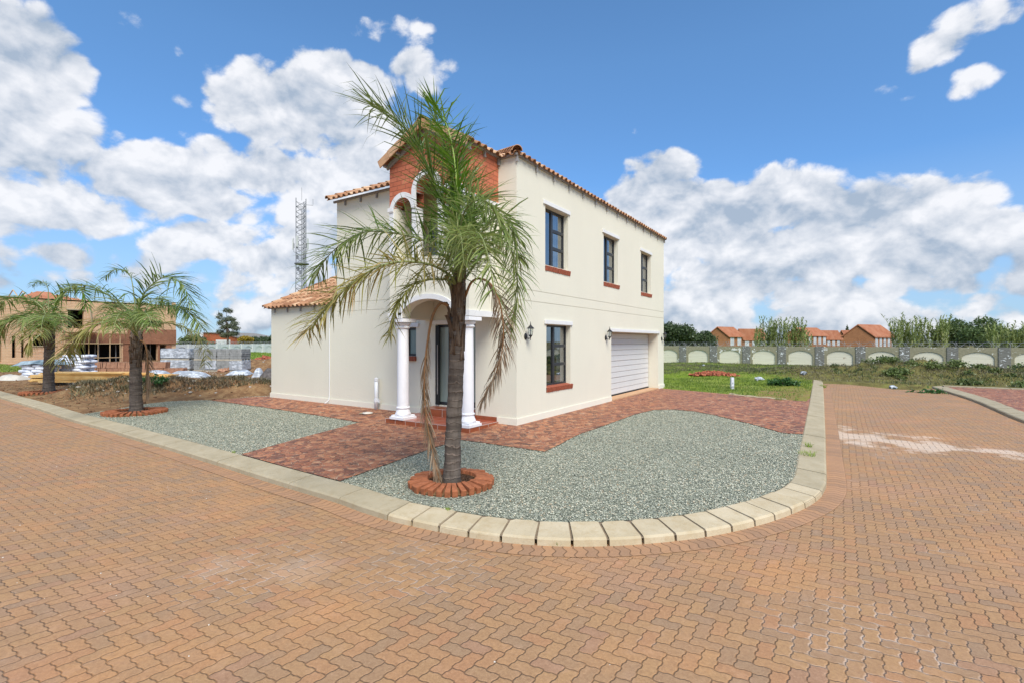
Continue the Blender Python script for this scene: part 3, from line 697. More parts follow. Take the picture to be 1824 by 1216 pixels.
# ================================================================== GRASS AND WEEDS
def blades(name, pts, h, w, m, seed=1, lean=.45, zf=gz, kind='stuff', parent=None, tint=None, seg=2):
    r = np.random.default_rng(seed); n = len(pts); hh = h*(.45+.8*r.random(n)); ww = w*(.6+.6*r.random(n)); a = r.random(n)*6.283
    ln = hh*lean*(r.random(n)*1.4); la = r.random(n)*6.283
    z = zf(pts[:, 0], pts[:, 1]) if zf else np.array([base(q) for q in pts[:, 1]])
    b = np.stack([pts[:, 0], pts[:, 1], z-.01], -1); d = np.stack([np.cos(a), np.sin(a), 0*a], -1)*ww[:, None]*.5
    L_ = np.stack([np.cos(la)*ln, np.sin(la)*ln, 0*la], -1)
    mid = b+L_*.3+np.stack([0*hh, 0*hh, hh*.6], -1); tip = b+L_+np.stack([0*hh, 0*hh, hh], -1)
    Vv = np.stack([b-d, b+d, mid-d*.7, mid+d*.7, tip], 1).reshape(-1, 3); k = np.arange(n)[:, None]*5
    Fc = np.concatenate([k+np.array([[0, 1, 3]]), k+np.array([[0, 3, 2]]), k+np.array([[2, 3, 4]])], 0)
    tv = r.random(n) if tint is None else tint
    o = arr(name, Vv, Fc, m, parent, tint=np.concatenate([tv, tv, tv]))
    if kind: o['kind'] = kind
    return o
m_grass = leafmat('fresh_grass', [(0, (.08, .13, .018)), (.4, (.16, .25, .03)), (.75, (.27, .40, .035)), (1, (.38, .42, .12))], .3)
m_straw = leafmat('dry_grass', [(0, (.05, .035, .02)), (.35, (.12, .09, .05)), (.7, (.22, .17, .10)), (.93, (.34, .28, .18)), (1, (.10, .16, .04))], .2)
m_weed = leafmat('mixed_weeds', [(0, (.025, .04, .015)), (.35, (.06, .10, .025)), (.6, (.11, .17, .04)), (.8, (.16, .15, .07)), (1, (.24, .20, .12))], .25)
m_heap = leafmat('withered_weeds', [(0, (.045, .036, .022)), (.3, (.12, .10, .05)), (.55, (.20, .175, .09)), (.8, (.15, .175, .055)), (1, (.34, .30, .18))], .2)
# lawn of the open plot behind the driveway
lawn = [(.3, 9.75), (2.2, 9.0), (4.4, 7.9), (4.6, 12), (4.4, 17.3), (3.5, 20), (8, 33), (-12, 33), (-12, 9.9)]
P = scatter_poly(lawn, 120000, 11); d = np.hypot(P[:, 0]-CAM.x, P[:, 1]-CAM.y); P = P[rng.random(len(P)) < np.clip(24/d, .3, 1)**1.2]
nz = vnoise(P[:, 0], P[:, 1], .35, 8); nz2 = vnoise(P[:, 0], P[:, 1], 1.1, 9)
keep = (nz*.6+nz2*.5+rng.random(len(P))*.25 > .36) & ~((np.hypot(P[:, 0]-3.9, (P[:, 1]-10.5)/3.4) < .8) & (rng.random(len(P)) < .72))
P = P[keep]; nz = nz[keep]; nz2 = nz2[keep]
band = np.exp(-((P[:, 1]-16.8-1.2*np.sin(P[:, 0]*.5))/1.5)**2)*(P[:, 0] > -2.5)+.8*np.exp(-((P[:, 1]-30.5)/1.6)**2)
tv = np.clip(.20+.45*band+.30*(nz2-.3)+.2*(rng.random(len(P))-.5), 0, 1); sel = (band < .35) & (P[:, 1] > 18) & (rng.random(len(P)) < .75)
blades('grass', P[~sel], .075, .022, m_grass, 3, tint=tv[~sel])
blades('dry_grass', P[sel], .10, .025, m_weed, 4, tint=np.clip(.35+.65*rng.random(sel.sum()), 0, 1))
# weeds over the heaps at the end of the side road
wp_ = [(2.5, 19.2), (4.6, 17.5), (6.3, 17.3), (8.4, 16.1), (8.8, 17.2), (10, 17.4), (30, 17.6), (34, 33), (-10, 33), (-2, 24)]
P = scatter_poly(wp_, 230000, 21); hgt = gz(P[:, 0], P[:, 1]); nn_ = vnoise(P[:, 0], P[:, 1], .9, 4)
P = P[(rng.random(len(P)) < np.clip(.25+hgt*2.2, .2, 1))]; nn_ = vnoise(P[:, 0], P[:, 1], .9, 4)+.4*(vnoise(P[:, 0], P[:, 1], 3., 5)-.5)
g1 = (nn_ > .70) | ((P[:, 0] > 9) & (P[:, 1] < 19.5) & (nn_ > .35))
blades('weeds', P[g1], .13, .026, m_weed, 6, lean=1.2, tint=np.clip(.05+.55*rng.random(g1.sum()), 0, 1))
blades('straw_weeds', P[~g1], .10, .020, m_heap, 7, lean=1.2, tint=rng.random((~g1).sum()))
# pulled-up dry grass heaped on the soil of the building site
lp = gp((120, 715), (210, 716), (300, 708), (400, 704), (486, 699), (488, 688), (420, 684), (330, 688), (240, 680), (130, 688))
P = scatter_poly(lp, 26000, 31); hgt = gz(P[:, 0], P[:, 1]); P = P[rng.random(len(P)) < np.clip(hgt*4.5, .08, 1)]
blades('heaped_dry_grass', P, .13, .022, m_straw, 8, lean=1.6, tint=np.clip(rng.random(len(P))*.97, 0, 1))
sp_ = [(-34, -3.6), (-10.2, -3.9), (-9.9, .6), (-9.6, 12), (-14, 25), (-40, 25), (-60, 0)]
P = scatter_poly(sp_, 30000, 32); q = vnoise(P[:, 0], P[:, 1], .6, 14); P = P[q > .52]
blades('dry_stalks', P, .06, .02, m_straw, 9, lean=2., tint=rng.random(len(P)))
gl = gp((440, 652), (490, 650), (490, 632), (440, 629)); P = scatter_poly(gl, 9000, 33)
blades('far_grass', P, .30, .12, m_grass, 10, tint=np.clip(.35+.4*rng.random(len(P)), 0, 1))
P = scatter_poly(gp((0, 662), (30, 661), (60, 655), (0, 650)), 3000, 36); blades('verge_grass', P, .12, .05, m_grass, 12)
# clods and broken stone on the soil
P = scatter_poly(sp_, 2600, 34); struct(chips('soil_clods', P, .045, mat('clods', (.17, .095, .055), .95, .1, var=.5, vscale=5), 12, zf=gz), 'stuff')
P = scatter_poly(gp((100, 708), (300, 712), (486, 700), (486, 670), (300, 672), (60, 690), (200, 660), (490, 656)), 520, 35); struct(chips('pale_rubble', P, .055, mat('pale_rubble', (.42, .38, .33), .9, .1, var=.4, vscale=5), 13, zf=gz), 'stuff')
def tuft(u, v, n, h, label, off=0., sp=.05, tint=.6, flat=False):
    c = G(u, v, off); r = np.random.default_rng(int(u)); a = r.random(n)*6.28; q = sp*np.sqrt(r.random(n)); pts = np.stack([c.x+q*np.cos(a), c.y+q*np.sin(a)], -1)
    o = blades('grass_tuft', pts, h, .008, m_grass, int(u), lean=1.3, zf=lambda x, y: np.array([base(t)+off for t in y]), kind=None, tint=np.clip(tint+.25*(r.random(n)-.5), 0, 1))
    return tag(o, label, 'grass tuft', 'grass tufts along the kerb')
tuft(1440, 794, 40, .09, 'small green tuft at the inner kerb edge, nearer the driveway paving', 0, .05)
tuft(1436, 809, 60, .09, 'wide green tuft spilling from the gravel over the right kerb', 0, .12)
tuft(1465, 690, 130, .16, 'bright green tuft on the road beside the far end of the right kerb', -.1, .12)
tuft(993, 969, 24, .05, 'tiny tuft growing in a joint of the curved kerb stones', -.09, .02)
tuft(799, 907, 22, .045, 'tiny tuft behind the yellow kerb stones near the brick tree ring', 0, .03)
tuft(505, 852, 16, .04, 'tiny tuft at the foot of the grey kerb left of the palm', -.1, .03)
tuft(417, 806, 20, .05, 'tiny tuft in the corner of the left gravel bed by the paving', 0, .03)
tuft(1388, 712, 60, .14, 'leafy weed at the grass edge of the driveway', 0, .12, .5)
# ================================================================== THE HOUSE
H = thing('house', 'cream plastered two-storey house with terracotta roof, red brick porch tower and white garage door', 'house')
def facade(bm, O, U, width, z0, z1, ops, nrm, back=True):
    """flat wall with real recessed openings. O origin, U unit vector along it, nrm outward normal; ops = (a0,a1,b0,b1,depth,closed)"""
    O = Vector(O); U = Vector(U); nrm = Vector(nrm)
    us = sorted({0., width}|{o[0] for o in ops}|{o[1] for o in ops}); zs = sorted({z0, z1}|{o[2] for o in ops}|{o[3] for o in ops})
    P = lambda u, z, d=0.: O+U*u+Vector((0, 0, z))-nrm*d
    def quad(*p):
        f = bm.faces.new([bm.verts.new(q) for q in p])
        return f
    for a, b in zip(us, us[1:]):
        for c, d in zip(zs, zs[1:]):
            um, zm = (a+b)/2, (c+d)/2
            if any(o[0] < um < o[1] and o[2] < zm < o[3] for o in ops): continue
            quad(P(a, c), P(b, c), P(b, d), P(a, d))
    for (a, b, c, d, dep, closed) in ops:
        quad(P(a, c), P(a, d), P(a, d, dep), P(a, c, dep)); quad(P(b, c), P(b, c, dep), P(b, d, dep), P(b, d))
        quad(P(a, d), P(b, d), P(b, d, dep), P(a, d, dep)); quad(P(a, c), P(a, c, dep), P(b, c, dep), P(b, c))
        if closed: quad(P(a, c, dep), P(b, c, dep), P(b, d, dep), P(a, d, dep))
ZT = 5.47
bm = bmesh.new()
GR = .012
ops = [(1.17, 2.28, 3.40, 4.72, .13, False), (4.42, 5.48, 3.36, 4.68, .13, False), (7.50, 8.50, 3.33, 4.65, .13, False),
       (1.22, 2.40, .66, 2.07, .13, False), (4.97, 9.31, -.12, 1.96, .40, False),
       (.0, 10.0, 2.545, 2.555, GR, True), (.0, 10.0, 2.775, 2.785, GR, True)]
facade(bm, (0, 0, 0), (0, 1, 0), 10., -.12, ZT, ops, (1, 0, 0))
# corner wall facing the street, and the recessed wall of the left wing
facade(bm, (-1.05, 0, 0), (1, 0, 0), 1.05, -.12, ZT, [(0, 1.05, 2.545, 2.555, GR, True), (0, 1.05, 2.775, 2.785, GR, True)], (0, -1, 0))
facade(bm, (-1.05, .15, 0), (0, -1, 0), .15, -.12, ZT, [], (-1, 0, 0))
facade(bm, (-9.05, .15, 0), (1, 0, 0), 3.15, -.12, 2.72, [], (0, -1, 0))
lw = [(2.67, 2.95, 1.36, 2.03, .08, False), (3.58, 4.85, .25, 2.08, .12, False), (0, 3.2, 2.5, 2.51, GR, True), (0, 3.2, 2.73, 2.74, GR, True), (3.25, 4.80, 3.0, 4.75, .12, False)]
facade(bm, (-5.90, .15, 0), (1, 0, 0), 4.85, -.12, ZT, lw, (0, -1, 0))
facade(bm, (-9.05, 10, 0), (0, -1, 0), 9.85, -.12, 2.72, [], (-1, 0, 0))
facade(bm, (0, 10, 0), (-1, 0, 0), 9.05, -.12, ZT, [], (0, 1, 0))
facade(bm, (-5.9, 10, 0), (0, -1, 0), 9.85, 2.6, ZT, [], (-1, 0, 0))
# slab between storeys and a ceiling keep the rooms dark
for zz in (2.62, ZT-.01): box(bm, -5.85 if zz > 3 else -9., -.14, .3, 9.9, zz, zz+.005)
obj('wall', bm, m_wall, H)
# upper wall of the left wing flares out a little at its free edge
# plinth
bm = bmesh.new()
def plinth(x0, x1, y0, y1): box(bm, x0, x1, y0, y1, -.12, .15)
PL = bm
pt = .028
plinth(-.0, pt, -pt, 4.95);
plinth(-.47, -0.0, -pt, 0)
bmesh.ops.bevel(bm, geom=[e for e in bm.edges if all(v.co.z > .1 for v in e.verts)], offset=.008, segments=2, affect='EDGES')
obj('plinth', bm, m_plinth, H); obj('plinth', bbox(-.38, pt, 9.33, 10+pt, -.12, .15, .008), m_plinth, H); bm = bmesh.new(); plinth(-9.05-pt, -2.74, .15-pt, .15); plinth(-9.05-pt, -9.05, .15, 10)
bmesh.ops.bevel(bm, geom=[e for e in bm.edges if all(v.co.z > .1 for v in e.verts)], offset=.008, segments=2, affect='EDGES')
obj('plinth', bm, m_plinth, H)

def window(y0, y1, z0, z1, split=.46, x=-.12, sill=True, lint=True, name='window'):
    """dark aluminium casement: tall pane beside three stacked panes"""
    fr = .045; bm = bmesh.new()
    def bar(a, b, c, d, t=.04, dx=0.): box(bm, x-t+dx, x+dx, a, b, c, d)
    bar(y0, y1, z0, z0+fr); bar(y0, y1, z1-fr, z1); bar(y0, y0+fr, z0+fr, z1-fr); bar(y1-fr, y1, z0+fr, z1-fr)
    ym = y0+(y1-y0)*split; bar(ym-.04, ym+.04, z0+fr, z1-fr, .05, .006)
    h = (z1-z0-2*fr)/3
    for k in (1, 2): bar(ym+.04, y1-fr, z0+fr+h*k-.035, z0+fr+h*k+.035, .05, .006)
    w = obj(name, bm, m_black, H)
    bm = bmesh.new(); bm.faces.new([bm.verts.new(p) for p in ((x-.022, y0, z0), (x-.022, y1, z0), (x-.022, y1, z1), (x-.022, y0, z1))]); obj('pane', bm, m_glass, w)
    bm = bmesh.new(); n = 40
    for (a, b) in ((y0+(y1-y0)*.80, y1+.12),) if z0 < 2 else ((y0-.05, y0+(y1-y0)*.36), (y0+(y1-y0)*.62, y1+.10)):
        r0 = []
        for k in range(n+1):
            yy = a+(b-a)*k/n; xx = x-.16+.018*math.sin(yy*62)
            r0.append((bm.verts.new((xx, yy, z0-.1)), bm.verts.new((xx, yy, z1+.05))))
        for p, q in zip(r0, r0[1:]): bm.faces.new((p[0], q[0], q[1], p[1]))
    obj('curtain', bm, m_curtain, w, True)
    bm = bmesh.new(); box(bm, -.0, .035, y0-.10, y1+.07, z1+.012, z1+.105); bmesh.ops.bevel(bm, geom=bm.edges[:], offset=.006, segments=2, affect='EDGES'); obj('lintel', bm, m_white, w)
    bm = bmesh.new(); a = y0-.015; b = y1+.10; nb = int((b-a)/.082)
    for k in range(nb):
        u0 = a+(b-a)*k/nb+.010; u1 = a+(b-a)*(k+1)/nb-.010; dz = random.uniform(-.004, .004)
        M_ = Matrix.Translation((x+.0, 0, z0+.006))@Matrix.Rotation(R(9), 4, 'Y')
        box(bm, 0, .155+random.uniform(-.004, .004), u0, u1, -.115+dz, .0+dz, M_)
    bmesh.ops.bevel(bm, geom=bm.edges[:], offset=.006, segments=1, affect='EDGES')
    s_ = obj('sill', bm, m_sill, w)
    bm = bmesh.new(); box(bm, 0, .142, a+.008, b-.008, -.108, -.008, Matrix.Translation((x, 0, z0+.006))@Matrix.Rotation(R(9), 4, 'Y')); obj('mortar', bm, m_sillm, w)
    return w
window(1.17, 2.28, 3.40, 4.72); window(4.42, 5.48, 3.36, 4.68); window(7.50, 8.50, 3.33, 4.65); window(1.22, 2.40, .70, 2.07)
# rooms behind the glass
bm = bmesh.new()
for y0, y1, z0, z1 in ((.6, 2.9, 2.7, 5.3), (3.8, 6.1, 2.7, 5.3), (6.9, 9.1, 2.7, 5.3), (.6, 3.0, .05, 2.5)):
    vs = box(bm, -3.0, -.14, y0, y1, z0, z1)
bm.normal_update()
for f in list(bm.faces):
    if abs(f.normal.x) > .9 and f.calc_center_median().x > -1: bm.faces.remove(f)
for f in bm.faces: f.normal_update()
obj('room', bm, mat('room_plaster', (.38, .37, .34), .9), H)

# garage door: sectional with horizontal ribs
GX = -.36; bm = bmesh.new(); y0, y1 = 4.97, 9.29; zt, zb = 1.95, .075
nr = 11; hh = (zt-zb)/nr
for k in range(nr):
    a = zb+k*hh; b = a+hh
    pr = [(a, 0), (a+.008, .014), (a+.020, .018), (b-.010, .012), (b-.004, 0)] if k % 3 else [(a, -.006), (a+.012, .014), (a+.024, .018), (b-.010, .012), (b-.004, 0)]
    rows = [[bm.verts.new((GX+dx, yy, z)) for z, dx in pr+[(b, 0)]] for yy in (y0, y1)]
    for q in range(len(pr)): bm.faces.new((rows[0][q], rows[1][q], rows[1][q+1], rows[0][q+1]))
gd = obj('garage_door', bm, mat('white_painted_steel', (.60, .605, .60), .38, .4, var=.035, vscale=7, bump=.0015, bscale=14), H)
obj('bottom_seal', bbox(GX-.02, GX+.03, y0, y1, zb-.03, zb), mat('rubber', (.02, .02, .02), .8), gd)
obj('threshold', bbox(-.42, .03, 4.96, 9.30, -.05, .045, .006), mat('sandy_concrete', (.50, .31, .18), .9, .1, var=.15, vscale=4), gd)
obj('lintel', bbox(0, .035, 4.90, 9.42, 1.972, 2.065, .006), m_white, gd)
# left wing: toilet window and front door under the porch
def small_window():
    bm = bmesh.new(); a, b, c, d = -3.23, -2.95, 1.36, 2.03; y = .22
    for (p, q, r_, s_) in ((a, b, c, c+.05), (a, b, d-.06, d), (a, a+.03, c+.05, d-.06), (b-.03, b, c+.05, d-.06)): box(bm, p, q, y-.03, y+.01, r_, s_)
    w = obj('window', bm, m_black, H); obj('pane', bbox(a+.03, b-.03, y-.008, y, c+.05, d-.06), m_frost, w)
    obj('lintel', bbox(a-.06, b+.10, .115, .15, d+.006, d+.10, .005), m_white, w)
    bm = bmesh.new()
    for k in range(4): box(bm, a+k*.075, a+k*.075+.068, .09, .20, c-.115, c-.004)
    obj('sill', bm, m_sill, w)
small_window()
bm = bmesh.new(); dx0, dx1, dz0, dz1 = -2.32, -1.05, .25, 2.08; y = .25
for (a, b, c, d) in ((dx0, dx0+.06, dz0, dz1), (dx1-.06, dx1, dz0, dz1), (dx0+.06, dx1-.06, dz1-.06, dz1), (dx0+.33, dx0+.39, dz0, dz1-.06), (dx0+.06, dx0+.33, dz0, dz0+.07), (dx0+.39, dx1-.06, dz0, dz0+.12)): box(bm, a, b, y-.04, y+.02, c, d)
fd = obj('front_door', bm, m_black, H)
bm = bmesh.new(); box(bm, dx0+.06, dx0+.33, y-.012, y-.006, dz0+.07, dz1-.06); obj('side_light', bm, mat('pale_green_glass', (.30, .37, .33), .12, .6), fd)
bm = bmesh.new(); box(bm, dx0+.39, dx1-.06, y-.012, y-.006, dz0+.12, dz1-.06); obj('pane', bm, mat('pale_green_glass'), fd)
# folded security gate beside the door
bm = bmesh.new(); gx0 = dx0+.005
for k in range(5): box(bm, gx0+.006+k*.022, gx0+.016+k*.022, .12, .17, dz0+.01, dz1-.02)
for k in range(26):
    z = dz0+.05+k*.068; tube(bm, [(gx0, .135, z), (gx0+.11, .135, z+.05)], .005, 5)
obj('security_gate', bm, m_black, fd)
bm = bmesh.new(); tube(bm, [(gx0+.085, .105, dz0+.25), (gx0+.085, .105, dz1-.45)], .012, 8); obj('gate_bar', bm, m_grey, fd)
obj('lintel', bbox(dx0-.14, dx1+.0, .115, .15, dz1+.006, dz1+.10, .005), m_white, fd)

# ---- porch: tiled platform, step, columns, beams, brick tower
TX0, TX1, TY = -2.62, -.45, -.98
bm = bmesh.new(); box(bm, TX0-.1, TX1+.02, TY-.03, .15, -.12, .045)
plat = obj('porch_platform', bm, m_quarryedge, H)
bm = bmesh.new(); box(bm, TX0-.095, TX1+.015, TY-.025, .149, .045, .053); obj('floor_tiles', bm, m_quarry, plat)
bm = bmesh.new(); x = TX0-.1
while x < TX1: box(bm, x, x+.006, TY-.032, TY-.03, -.1, .053); x += .3
yy = TY
while yy < 0: box(bm, TX1+.02, TX1+.022, yy, yy+.006, -.1, .053); yy += .3
box(bm, TX0-.1, TX1+.0215, TY-.0315, TY-.028, .047, .054); box(bm, TX1+.018, TX1+.0215, TY-.0315, 0, .047, .054)
obj('grout_lines', bm, m_grout, plat)
st = obj('entrance_step', bbox(-2.36, -1.1, -.22, .15, .053, .225), m_quarryedge, H)
bm = bmesh.new(); box(bm, -2.362, -1.1, -.222, -.219, .213, .219); box(bm, -2.20, -2.192, -.2225, -.219, .055, .225); box(bm, -1.80, -1.792, -.2225, -.219, .055, .225); obj('grout_lines', bm, m_grout, st)
obj('tile_skirting', bbox(-2.74, -2.36, .138, .15, .053, .135), m_quarryedge, H); bm = bmesh.new(); box(bm, -1.05, TX1, -.012, 0, .053, .135); obj('tile_skirting', bm, m_quarryedge, H)
def column(cx, cy):
    bm = bmesh.new(); z0 = .053
    box(bm, cx-.20, cx+.20, cy-.20, cy+.20, z0, z0+.05); box(bm, cx-.175, cx+.175, cy-.175, cy+.175, z0+.05, z0+.085)
    c = obj('column_base', bm, m_colw, H)
    bm = bmesh.new(); lathe(bm, [(.172, z0+.085), (.168, z0+.11), (.150, z0+.15), (.134, z0+.20), (.130, z0+.215), (.142, z0+.222), (.146, z0+.238), (.142, z0+.252), (.128, z0+.262)], 36, (cx, cy, 0)); obj('base_moulding', bm, m_colw, c, True)
    bm = bmesh.new(); n = 12
    lathe(bm, [(.127-.012*(k/n)**1.6, z0+.262+(1.965-z0-.262)*k/n) for k in range(n+1)], 40, (cx, cy, 0), cap=False)
    sh = obj('column', bm, m_colw, H, True)
    bm = bmesh.new(); lathe(bm, [(.115, 1.965), (.135, 1.972), (.146, 1.985), (.146, 2.0), (.135, 2.012), (.132, 2.03), (.150, 2.045), (.164, 2.062), (.166, 2.085), (.150, 2.10)], 36, (cx, cy, 0)); obj('capital', bm, m_colw, sh, True)
    obj('abacus', bbox(cx-.20, cx+.20, cy-.20, cy+.20, 2.10, 2.175, .004), m_colw, sh)
column(-.62, TY+.17); column(-2.37, TY+.15)
# tower body: cream band with the porch arch, white mouldings, brick above
def arch_wall(bm, x0, x1, y, zlo, zhi, n, flip=False):
    prev = None
    for k in range(n+1):
        x = x0+(x1-x0)*k/n; a = bm.verts.new((x, y, zlo(x))); b = bm.verts.new((x, y, zhi(x)))
        if prev:
            f = bm.faces.new((prev[0], a, b, prev[1]))
        prev = (a, b)
ZB, ZS, ZW = 2.20, 4.52, 5.50   # beam foot, string course, wall plate
ac = (TX0+TX1)/2; hw = .72; rise = .36
def porch_arch(x):
    t = abs(x-ac)/hw
    return ZB+rise*math.sqrt(max(0, 1-t*t))*(1 if t < 1 else 0)
bm = bmesh.new()
xs = 60
arch_wall(bm, TX0, TX1, TY, porch_arch, lambda x: 3.30, xs); arch_wall(bm, TX0, TX1, TY+.24, porch_arch, lambda x: 3.30, xs)
prev = None
for k in range(xs+1):
    x = TX0+(TX1-TX0)*k/xs; a = bm.verts.new((x, TY, porch_arch(x))); b = bm.verts.new((x, TY+.24, porch_arch(x)))
    if prev: bm.faces.new((prev[0], a, b, prev[1]))
    prev = (a, b)
for (a, b) in ((TX0+.0005, TX0+.24), (TX1-.24, TX1-.0005)): box(bm, a, b, TY+.001, .15 if a < -2 else 0., ZB, 3.30)
box(bm, TX0, TX1, TY+.24, .15, 2.62, 2.66)      # porch ceiling
obj('porch_beams', bm, m_wall, H)
bm = bmesh.new()                                  # upper balcony: side parapet panels, back niche walls
box(bm, TX1-.2, TX1, TY+.002, -.0, 3.30, ZS); box(bm, TX0, TX0+.2, TY+.002, .15, 3.30, ZS)
box(bm, TX0+.2, TX1-.2, TY+.002, TY+.12, 3.30, 3.42)
obj('tower_wall', bm, m_wall, H)
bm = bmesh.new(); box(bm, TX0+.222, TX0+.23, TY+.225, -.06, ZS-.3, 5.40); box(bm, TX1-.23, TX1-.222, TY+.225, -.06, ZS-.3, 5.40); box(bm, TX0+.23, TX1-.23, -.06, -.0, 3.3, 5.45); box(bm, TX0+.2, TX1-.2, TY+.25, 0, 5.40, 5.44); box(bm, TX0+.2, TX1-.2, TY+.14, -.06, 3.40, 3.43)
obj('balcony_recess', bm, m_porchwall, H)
bm = bmesh.new()
for a, b in ((-2.30, -1.98), (-1.75, -1.35)):
    box(bm, a, b, -.10, -.062, 3.55, 4.42)
bw = obj('balcony_window', bm, m_black, H)
bm = bmesh.new()
for a, b in ((-2.27, -2.01), (-1.72, -1.38)): box(bm, a, b, -.104, -.10, 3.58, 4.39)
obj('pane', bm, mat('blue_grey_glass', (.13, .16, .22), .1, .7), bw)
# brick upper part with three arched openings
AR = [(-2.22, .27, 4.45, .27), (-1.53, .30, 4.78, .30), (-.86, .27, 4.45, .27)]
def openz(x):
    for c, r, zs, rr in AR:
        if abs(x-c) < r: return zs+rr*math.sqrt(1-((x-c)/r)**2)
    return ZS
bm = bmesh.new(); xsl = sorted({TX0, TX1}|{c+r*math.cos(math.pi*k/16) for c, r, _, _ in AR for k in range(17)}|{c+s_*(r+1e-4) for c, r, _, _ in AR for s_ in (-1, 1)})
gable = lambda x: ZW+(min(x-TX0, TX1-x))*math.tan(R(27))
xsl = sorted(set(xsl)|{ac})
for y in (TY, TY+.22):
    for a, b in zip(xsl, xsl[1:]):
        bm.faces.new([bm.verts.new(p) for p in ((a, y, openz(a+1e-6)), (b, y, openz(b-1e-6)), (b, y, gable(b)), (a, y, gable(a)))])
for a, b in zip(xsl, xsl[1:]): bm.faces.new([bm.verts.new(p) for p in ((a, TY, openz(a+1e-6)), (b, TY, openz(b-1e-6)), (b, TY+.22, openz(b-1e-6)), (a, TY+.22, openz(a+1e-6)))])
box(bm, TX1-.12, TX1, TY+.0005, 0, ZS, ZW); box(bm, TX0, TX0+.12, TY+.0005, .15, ZS, ZW)
obj('brick_tower', bm, m_brick, H)
# piers between the arches (white), surrounds, string course
bm = bmesh.new()
for a, b in ((TX0+.0, -2.49), (-1.95, -1.83), (-1.23, -1.13), (-.59, TX1)): box(bm, a, b, TY-.012, TY+.2, 3.42, ZS-.05)
box(bm, TX0-.03, -2.49, TY-.035, TY, ZS-.05, ZS+.03); box(bm, -.59, TX1+.03, TY-.035, TY, ZS-.05, ZS+.03)
box(bm, TX1, TX1+.03, TY, 0, ZS-.05, ZS+.03); box(bm, TX0-.03, TX0, TY, .15, ZS-.05, ZS+.03)
for c, r, zs, rr in AR:
    n = 20; prev = None
    for k in range(n+1):
        a = math.pi*k/n; p = []
        fy_ = -.03-(.007 if zs > 4.6 else 0)
        for q, dy in ((0, fy_), (.11, fy_), (.11, 0), (0, .2+(.004 if zs > 4.6 else 0))):
            p.append(bm.verts.new((c+(r+q)*math.cos(a), TY+dy, zs+(rr+q)*math.sin(a))))
        if prev:
            for i in range(4): j = (i+1) % 4; bm.faces.new((prev[i], p[i], p[j], prev[j]))
        prev = p
for c, r, zs, rr in AR[1:2]:
    box(bm, c-r-.11, c-r, TY-.0365, TY+.0, ZS-.05, zs); box(bm, c+r, c+r+.11, TY-.0365, TY+.0, ZS-.05, zs)
obj('arch_surrounds', bm, m_white, H)
# white moulding round the porch arch and beam foot
bm = bmesh.new(); n = 60; prev = None
def trim(pts):
    prev = None
    for (x, z), (nx_, nz_) in pts:
        p = [bm.verts.new(q) for q in ((x, TY-.03, z), (x+nx_*.10, TY-.03, z+nz_*.10), (x+nx_*.10, TY, z+nz_*.10), (x, TY+.01, z))]
        if prev:
            for i in range(4): j = (i+1) % 4; bm.faces.new((prev[i], p[i], p[j], prev[j]))
        prev = p
pl = [((ac+hw*math.cos(math.pi*k/n), ZB+rise*math.sin(math.pi*k/n)), Vector((math.cos(math.pi*k/n)*rise, math.sin(math.pi*k/n)*hw)).normalized()) for k in range(2, n-1)]
trim([(p, (q.x, q.y)) for p, q in pl])
box(bm, TX0-.03, ac-hw+.02, TY-.03, TY, ZB-.015, ZB+.10); box(bm, ac+hw-.02, TX1+.03, TY-.03, TY, ZB-.015, ZB+.10)
box(bm, TX1, TX1+.03, TY, 0, ZB-.015, ZB+.10); box(bm, TX0-.03, TX0, TY, .15, ZB-.015, ZB+.10)
obj('beam_moulding', bm, m_white, H)

